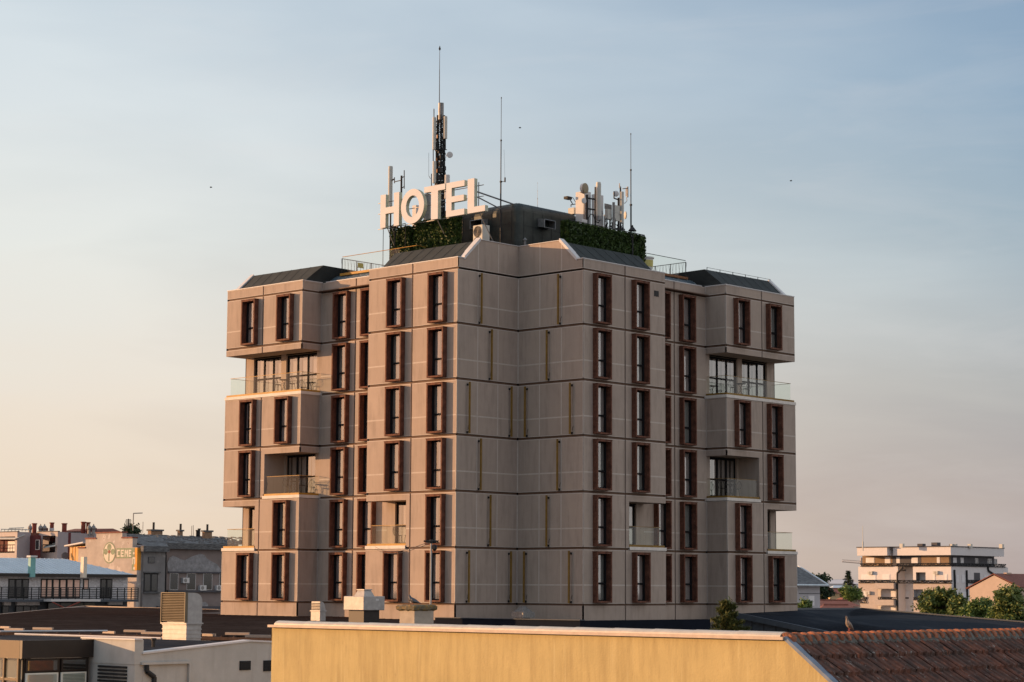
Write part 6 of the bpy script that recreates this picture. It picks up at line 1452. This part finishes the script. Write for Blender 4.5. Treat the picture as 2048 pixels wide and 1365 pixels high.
# ------------------------------------------------------------------ right hand buildings
# white house with slate roof by the hotel
DW = 178; cW = at(1641, 1222, DW); YWh = cW.y
h4 = thing('slate_roof_house', 'pale house with a steep dark slate roof close to the right edge of the hotel', 'house', (cW.x, YWh, GZ))
xw1 = hity(1640, 1200, YWh).x; xw0 = hity(1560, 1200, YWh).x; ze = hity(1640, 1171, YWh).z
MB().box(xw0, xw1, YWh, YWh+9, GZ, ze).build('wall', mat('cool white render', (.42, .42, .45), .85, vary=.05), h4)
zr3 = hity(1598, 1133, YWh+3).z; r = MB(); xr3 = hity(1597, 1133, YWh+4.5).x
r.face([(xw0-2, YWh-.5, ze), (xw1+.5, YWh-.5, ze), (xr3, YWh+4.5, zr3), (xw0-2, YWh+4.5, zr3)]); r.face([(xw1+.5, YWh-.5, ze), (xw1+.5, YWh+9.5, ze), (xr3, YWh+4.5, zr3)]); r.face([(xw0-2, YWh+9.5, ze), (xw1+.5, YWh+9.5, ze), (xr3, YWh+4.5, zr3), (xw0-2, YWh+4.5, zr3)])
ro = r.build('roof', M['slate'], h4); MB().tube((xw1+.5, YWh-.5, ze+.05), (xr3, YWh+4.5, zr3+.05), .08, n=5).tube((xw0, YWh-.55, ze), (xw1+.5, YWh-.55, ze), .10, n=6).build('ridge_cap', M['bluemetal'], ro)
fwin('R', h4, YWh, 1616, 1628, 1192, 1212, M['shutter'], M['shutter'], bars=0)
m_ = MB(); Rbox(m_, YWh, 1598, 1640, 1187, 1188, 0, .05); m_.build('string_course', M['greyband'], h4)
# small red roofs in the gap
def gable_roof(label, uL, uR, vr, ve, dist, depth, wallm, roofm, vb=1225, name='red_roof_house'):
    a = at(uL, ve, dist); b = at(uR, ve, dist); zr = at((uL+uR)/2, vr, dist).z; d = (b-a); d.z = 0; L_ = d.length; d.normalize(); n_ = Vector((-d.y, d.x, 0)); n_ = n_ if n_.dot(FW) > 0 else -n_; ze_ = (a.z+b.z)/2
    t = thing(name, label, 'house', ((a.x+b.x)/2, (a.y+b.y)/2, GZ)); 
    A_ = [Vector((a.x, a.y, 0)), Vector((b.x, b.y, 0)), Vector((b.x, b.y, 0))+n_*depth, Vector((a.x, a.y, 0))+n_*depth]
    m_ = MB(); ins = .3; m_.hexa([Vector((p.x, p.y, GZ)) for p in A_], [Vector((p.x, p.y, ze_-.05)) for p in A_]); m_.build('wall', wallm, t)
    up = lambda p, z: Vector((p.x, p.y, z)); r1 = up((A_[0]+A_[3])/2+d*L_*.12, zr); r2 = up((A_[1]+A_[2])/2-d*L_*.12, zr); o = .4
    B_ = [up(A_[0]-d*o-n_*o, ze_), up(A_[1]+d*o-n_*o, ze_), up(A_[2]+d*o+n_*o, ze_), up(A_[3]-d*o+n_*o, ze_)]
    r = MB().face([B_[0], B_[1], r2, r1]).face([B_[2], B_[3], r1, r2]).face([B_[1], B_[2], r2]).face([B_[3], B_[0], r1]); r = r.build('roof', roofm, t); MB().tube(r1, r2, .16, n=6).build('ridge_cap', roofm, r); return t
gable_roof('low red brown hipped roof just above the blue annex roof', 1642, 1716, 1202, 1213, 245, 9, M['sunpink'], M['redtile'])
gable_roof('nearer small red roof strip in front of the hipped one', 1646, 1712, 1211, 1219, 225, 5, M['sunpink'], M['redtile'])
gable_roof('small orange roofed house between dark trees and the conifer', 1660, 1690, 1178, 1187, 420, 9, mat('sunlit ochre wall', (.5, .36, .2), .8), M['redtile'])
gable_roof('tiny bluish shed roof far off above the orange roofed house', 1668, 1694, 1172, 1176, 640, 9, M['bluewall'], M['bluemetal'])
gable_roof('pale far building at the horizon beside the dark trees', 1655, 1716, 1160, 1168, 800, 20, M['whitewall'], M['whitewall'])
gable_roof('small orange roof at the left edge of the apartments', 1690, 1720, 1194, 1202, 300, 8, M['peach'], M['redtile'])
# white apartment building
DA = 335; c = at(1903, 1180, DA); XA, YA = c.x, c.y
LA = lambda u, v: hitx(u, v, XA)
ab = thing('white_apartment_building', 'white and beige four storey apartment building with black lattice balconies on the right', 'building', (XA, YA, GZ))
zl = lambda v: hitx(1903, v, XA).z
yL = hitx(1717, 1180, XA).y; xRt = hity(2016, 1140, YA).x
m_ = MB()
# storeys: stone part below v1166, white above to v1133
zA, zB_, zC, zD = zl(1166), zl(1133), zl(1110.5), zl(1094)
bay0 = hitx(1796, 1150, XA).y; bay1 = hitx(1826, 1150, XA).y    # set back strip between the two bays
ins = 2.2
hol = []
def LH(ua, ub, va, vb): um = 1903; return (hitx(ub, va, XA).y, hitx(ua, va, XA).y, zl(vb), zl(va))
loggias = [LH(1756, 1793, 1179.5, 1199), LH(1756, 1793, 1213, 1240), LH(1827, 1846, 1179.5, 1200), LH(1832, 1851, 1145, 1163)]
for y0_, y1_ in ((bay0, yL), (YA, bay1)):
    cutpanel(m_, LP(XA), y0_, y1_, zA, zB_, loggias)
m_.box(XA+ins, XA+ins+.2, YA+.25, yL, GZ, zB_-.05)
m_.face([(XA, bay0, GZ), (XA+ins, bay0, GZ), (XA+ins, bay0, zB_), (XA, bay0, zB_)]); m_.face([(XA, bay1, GZ), (XA+ins, bay1, GZ), (XA+ins, bay1, zB_), (XA, bay1, zB_)])
cutpanel(m_, RP(YA), XA, xRt, GZ, zB_+.0, [])
m_.face([(XA, YA, zB_), (xRt, YA, zB_), (xRt, yL, zB_), (XA, yL, zB_)])
m_.build('wall', M['whitewall'], ab)
m_ = MB()
for y0_, y1_ in ((bay0, yL), (YA, bay1)): cutpanel(m_, LP(XA-.01), y0_, y1_, GZ, zA, loggias)
m_.build('stone_wall', M['beigestone'], ab)
m_ = MB(); yt0 = hitx(1722, 1120, XA+1).y; m_.box(XA+1.4, xRt-2.5, YA+1.2, yt0, zB_, zD-.1)
tw_ = m_.build('top_storey', M['brownwall'], ab)
m_ = MB(); m_.box(XA+2, xRt-2.49, YA+1.15, YA+1.19, zB_, zC); Lbox(m_, XA+1.4, 1785, 1842, 1111, 1133, 0, .05); m_.build('top_storey_panel', M['greyband'], ab)
m_ = MB(); ytl = hitx(1720, 1100, XA).y; m_.box(XA, xRt-1.2, YA, hitx(1786, 1100, XA).y-.0, zC, zD); m_.box(XA-.9, xRt-6, hitx(1780, 1100, XA).y, ytl, zC-.003, zD-.003); m_.build('roof_band', M['whitewall'], ab)
m_ = MB(); m_.box(XA-.1, xRt-1.1, YA-.1, hitx(1786, 1100, XA).y, zD, zD+.15); m_.box(XA-1, xRt-6, hitx(1785.5, 1100, XA).y, ytl+.1, zD-.002, zD+.14); m_.build('roof_edge', M['greyband'], ab)
def lattice_rail(ua, ub, v, side='L', off=.15, h=5.6):
    m_ = MB(); rr = random.Random(int(ua+v))
    if side == 'L':
        ya, yb = hitx(ua, v, XA-off).y, hitx(ub, v, XA-off).y; z0 = zl(v); z1 = zl(v-h); P = lambda s, z: (XA-off, s, z)
    else:
        ya, yb = hity(ua, v, YA-off).x, hity(ub, v, YA-off).x; z0 = hity((ua+ub)/2, v, YA-off).z; z1 = hity((ua+ub)/2, v-h, YA-off).z; P = lambda s, z: (s, YA-off, z)
    a, b = min(ya, yb), max(ya, yb); m_.tube(P(a, z0), P(b, z0), .06, n=4); m_.tube(P(a, z1), P(b, z1), .06, n=4); n = max(3, int((b-a)/.34))
    for i in range(n):
        s0 = a+(b-a)*i/n; s1 = a+(b-a)*(i+1)/n; m_.tube(P(s0, rr.uniform(z0, z1)), P(s1, rr.uniform(z0, z1)), .07, n=4); m_.tube(P(s0, z0), P(s1, rr.uniform(z0, z1)), .055, n=4)
        if rr.random() < .75: m_.tube(P(s0, z1), P(s1, rr.uniform(z0, z1)), .06, n=4)
    m_.build('balcony_railing', M['metaldark'], ab)
lattice_rail(1721, 1786, 1132.5); lattice_rail(1793, 1903, 1132.5); lattice_rail(1903, 2012, 1133.5, 'R')
lattice_rail(1717, 1792, 1166.5); lattice_rail(1796, 1905, 1167); lattice_rail(1935, 1968, 1166.5, 'R')
lattice_rail(1756, 1793, 1201, h=5); lattice_rail(1827, 1848, 1201, h=5); lattice_rail(1715.5, 1734, 1208, h=12)
m_ = MB()
for va, vb in ((1167, 1178.5), (1201, 1212.5)): 
    a, b = hitx(1755, va, XA).y, hitx(1793, va, XA).y; m_.box(XA-.9, XA-.02, b, a, zl(vb), zl(va))
m_.build('balcony', M['beigestone'], ab)
m_ = MB()
for h in loggias: m_.box(XA+1.2, XA+1.4, h[0]-.1, h[1]+.1, h[2]-.2, h[3]+.2)
build_each(m_, 'loggia_wall', M['whitewall'], ab)
for X_, ua, ub, va, vb, k in ((XA+1.4, 1732, 1749, 1116, 1126, 0), (XA+1.4, 1770, 1781, 1115, 1127, 0), (XA+1.35, 1793, 1800, 1115, 1128, 0), (XA+1.35, 1823, 1836, 1116, 1127, 0), (XA+1.4, 1874, 1880, 1115, 1128, 0),
    (XA, 1723, 1752, 1149, 1163, 0), (XA, 1765, 1780, 1149, 1163, 0), (XA+ins, 1810, 1824, 1149, 1163, 0), (XA, 1866, 1871, 1149, 1163, 0), (XA, 1890, 1895, 1149, 1163, 0),
    (XA-.01, 1717, 1734, 1183, 1197, 0), (XA+1.2, 1762, 1792, 1181, 1197, 0), (XA+ins, 1804, 1819, 1183, 1199, 1), (XA+ins, 1804, 1816, 1218, 1226, 0), (XA+1.2, 1762, 1792, 1214, 1226, 0)):
    o = fwin('L', ab, X_, ua, ub, va, vb, M['shutter'], M['shutter'], bars=0, t=.12)
    if k: m_ = MB(); Lbox(m_, X_, ua+1, ub-1, vb-4, vb-1, .07, .09); m_.build('lower_pane', M['darkpane'], o)
for ua, ub, va, vb, k in ((1912, 1917, 1150, 1166, 0), (1923, 1930, 1150, 1166, 0), (1912, 1919, 1184, 1199, 0), (1924, 1932, 1184, 1199, 1), (1968, 1976, 1151, 1160, 0)):
    o = fwin('R', ab, YA, ua, ub, va, vb, M['shutter'], M['shutter'], bars=0, t=.12)
    if k: m_ = MB(); Rbox(m_, YA, ua+1, ub-1, vb-4, vb-1, .07, .09); m_.build('lower_pane', M['darkpane'], o)
for ua, ub, va, vb, pm in ((1906, 1913, 1116, 1127, 'shutter'), (1921, 1927, 1116, 1127, 'shutter'), (1950, 1956, 1117, 1128, 'darkpane'), (1975, 1983, 1118, 1129, 'darkpane'), (1988, 1994, 1118, 1129, 'darkpane')): fwin('R', ab, YA+1.15, ua, ub, va, vb, M['shutter'], M[pm], bars=1 if pm != 'shutter' else 0, t=.1)
m_ = MB(); Rbox(m_, YA, 1948, 1960, 1146, 1167, .0, .02); m_.build('loggia_shadow_door', M['greyband'], ab)
f2 = lambda u, v: hitx(u, v, XA-.15); f3 = lambda u, v: hity(u, v, YA-.15)
for pts_ in ([f2(1811, 1141), f2(1800, 1141)], [f2(1805, 1133), f2(1804, 1138), f2(1794.5, 1147), f2(1795, 1225)], [f3(1909, 1140), f3(1911, 1192)], [f3(1933.5, 1141), f3(1935, 1200)], [f3(1976, 1133), f3(1977, 1142), f3(1988, 1149)]):
    MB().path(pts_, .17, 6).build('downpipe', M['metaldark'], ab)
ch_ = MB(); 
for u, v, w in ((1843, 1088, .5), (1872, 1085.5, .55)): p = at(u, 1094, DA+6); q = at(u, v, DA+6); ch_.box(p.x-w, p.x+w, p.y-w, p.y+w, zD-.5, q.z)
build_each(ch_, 'roof_chimney', M['greyband'], ab)
sc_ = MB(); 
for u in (1804, 1903, 1910, 1940, 2003): p = at(u, 1093, DA+5); sc_.box(p.x-.3, p.x+.3, p.y-.3, p.y+.3, zD-.1, zD+.55)
build_each(sc_, 'roof_vent', M['offwhite'], ab)
for X_, ua, va, lb in ((XA, 1738, 1143, 'upper left air conditioner on the white storey'), (XA, 1869, 1142.5, 'air conditioner right of the loggia on the white storey'), (XA, 1733, 1183, 'air conditioner on the beige stone beside the small lattice balcony')):
    t = thing('ac_unit', lb+' of the white apartments', 'air conditioner', hitx(ua+5, va+6, X_-.4), 'air conditioners on the white apartments'); m_ = MB(); a, b, c_, d = Lbox(m_, X_, ua, ua+9, va, va+6.5, .02, .5); m_.build('casing', M['offwhite'], t); MB().lathe((X_-.502, b*.5+a*.5, (c_+d)/2), [(.2, 0), (.18, .02)], 12, Vector((-1, 0, 0))).build('fan', M['steel'], t)
q0 = at(1726, 1096, DA-4); q1 = at(1725, 1052, DA-4); tag(MB().tube(q0-Vector((0, 0, .5)), (q0.x, q0.y, q1.z), .09, .04, n=6).tube((q0.x, q0.y, q0.z), (q0.x, q0.y, q0.z+1), .14, n=6).build('roof_aerial', M['offwhite']), 'tall thin pale whip aerial at the left end of the white apartment roof', 'aerial')
cj = MB(); a = at(1684, 1124, 700); b = at(1724, 1127.5, 700); cj.tube(a, b, .14, n=4); cj.tube(a+Vector((0, 0, .7)), b+Vector((0, 0, .8)), .07, n=4)
for i in range(14): p = a.lerp(b, i/14); q = a.lerp(b, (i+1)/14); cj.tube(p, q+Vector((0, 0, .7)), .05, n=4)
cj.tube(a.lerp(b, .98)+Vector((0, 0, 2)), Vector((b.x, b.y, GZ)), .5, n=4)
tag(cj.build('tower_crane', M['peach']), 'pale crane jib far off, poking out left of the white apartments', 'crane')  # distance haze put into the pale crane colour
# peach gable house
DP = 262; xg_, _, y0_, y1_, _, _ = corner(2028, 1939, 2060, 1190, 1225, DP); apx = hitx(1988, 1151, xg_); zel = hitx(1939, 1177, xg_).z; zer = hitx(2030, 1174, xg_).z
h5 = thing('peach_gable_house', 'peach rendered gable end with a red tiled roof and pale chimney at the right edge', 'house', (xg_, apx.y, GZ))
ze5 = (zel+zer)/2; ya5, yb5 = hitx(1939, 1177, xg_).y, hitx(2034, 1176, xg_).y
MB().prism([(xg_, ya5, GZ), (xg_, ya5, zel), (xg_, apx.y, apx.z), (xg_, yb5, zer), (xg_, yb5, GZ)], (9, 0, 0)).build('wall', M['peach'], h5)
r = MB(); L5 = 16; r.prism([(xg_-.15, yb5-.5, zer-.1), (xg_-.15, apx.y, apx.z+.12), (xg_+L5, apx.y, apx.z+.12), (xg_+L5, yb5-.5, zer-.1)], (0, 0, .12)); r.prism([(xg_-.15, ya5+.5, zel-.1), (xg_-.15, apx.y+.002, apx.z+.12), (xg_+L5, apx.y+.002, apx.z+.12), (xg_+L5, ya5+.5, zel-.1)], (0, 0, .12)); r.build('roof', M['redtile'], h5)
x0c, x1c, y0c, y1c, z0c, ztc = corner(2013, 2010, 2021, 1148, 1163, DP+4); MB().box(x0c, x1c, y0c, y1c, z0c-1, ztc).box(x0c-.12, x1c+.12, y0c-.12, y1c+.12, ztc, ztc+.15).build('chimney', M['peach'], h5)
# small pale roof ornament stones by the blue ridge
for u, v, lb in ((1927, 1235, 'small pale stone figure shape on the blue annex ridge'), (2031, 1246, 'pale chimney stump at the right end of the blue annex ridge')):
    p = hitx(u, v, ridx+1); tag(MB().box(p.x, p.x+.25, p.y-.12, p.y+.14, p.z-1.2, p.z-.02).rings([[(p.x+.12+r*cos(a), p.y+r*sin(a), p.z+z) for a in (0, 1.2, 2.5, 3.8, 5)] for r, z in ((.14, -.03), (.10, .05), (.04, .12))]).build('ridge_stump', M['oldplaster']), lb, 'stump')
# a few birds high in the sky
for i, (u, v, lb) in enumerate(((1040, 256, 'tiny dark bird high in the sky right of the tall whip mast'), (1582, 362, 'tiny dark bird alone in the sky on the right'), (422, 375, 'tiny dark bird in the sky left of the hotel sign'))):
    p = at(u, v, 260); s = .2; m_ = MB(); m_.rings([[Vector((p.x+dx*s, p.y-dx*s, p.z))+Vector((r*cos(a)*.7, r*cos(a)*.7, r*sin(a))) for a in (0, 1.57, 3.14, 4.71)] for dx, r in ((-.6, .01), (-.2, .08), (.2, .07), (.6, .01))])
    for k in (-1, 1): m_.face([p+Vector((-.06, .06, 0)), p+Vector((.06, -.06, 0)), p+Vector((.2*k, .2*k, .09))])
    tag(m_.build('flying_bird', M['metaldark']), lb, 'bird', 'birds in the sky')
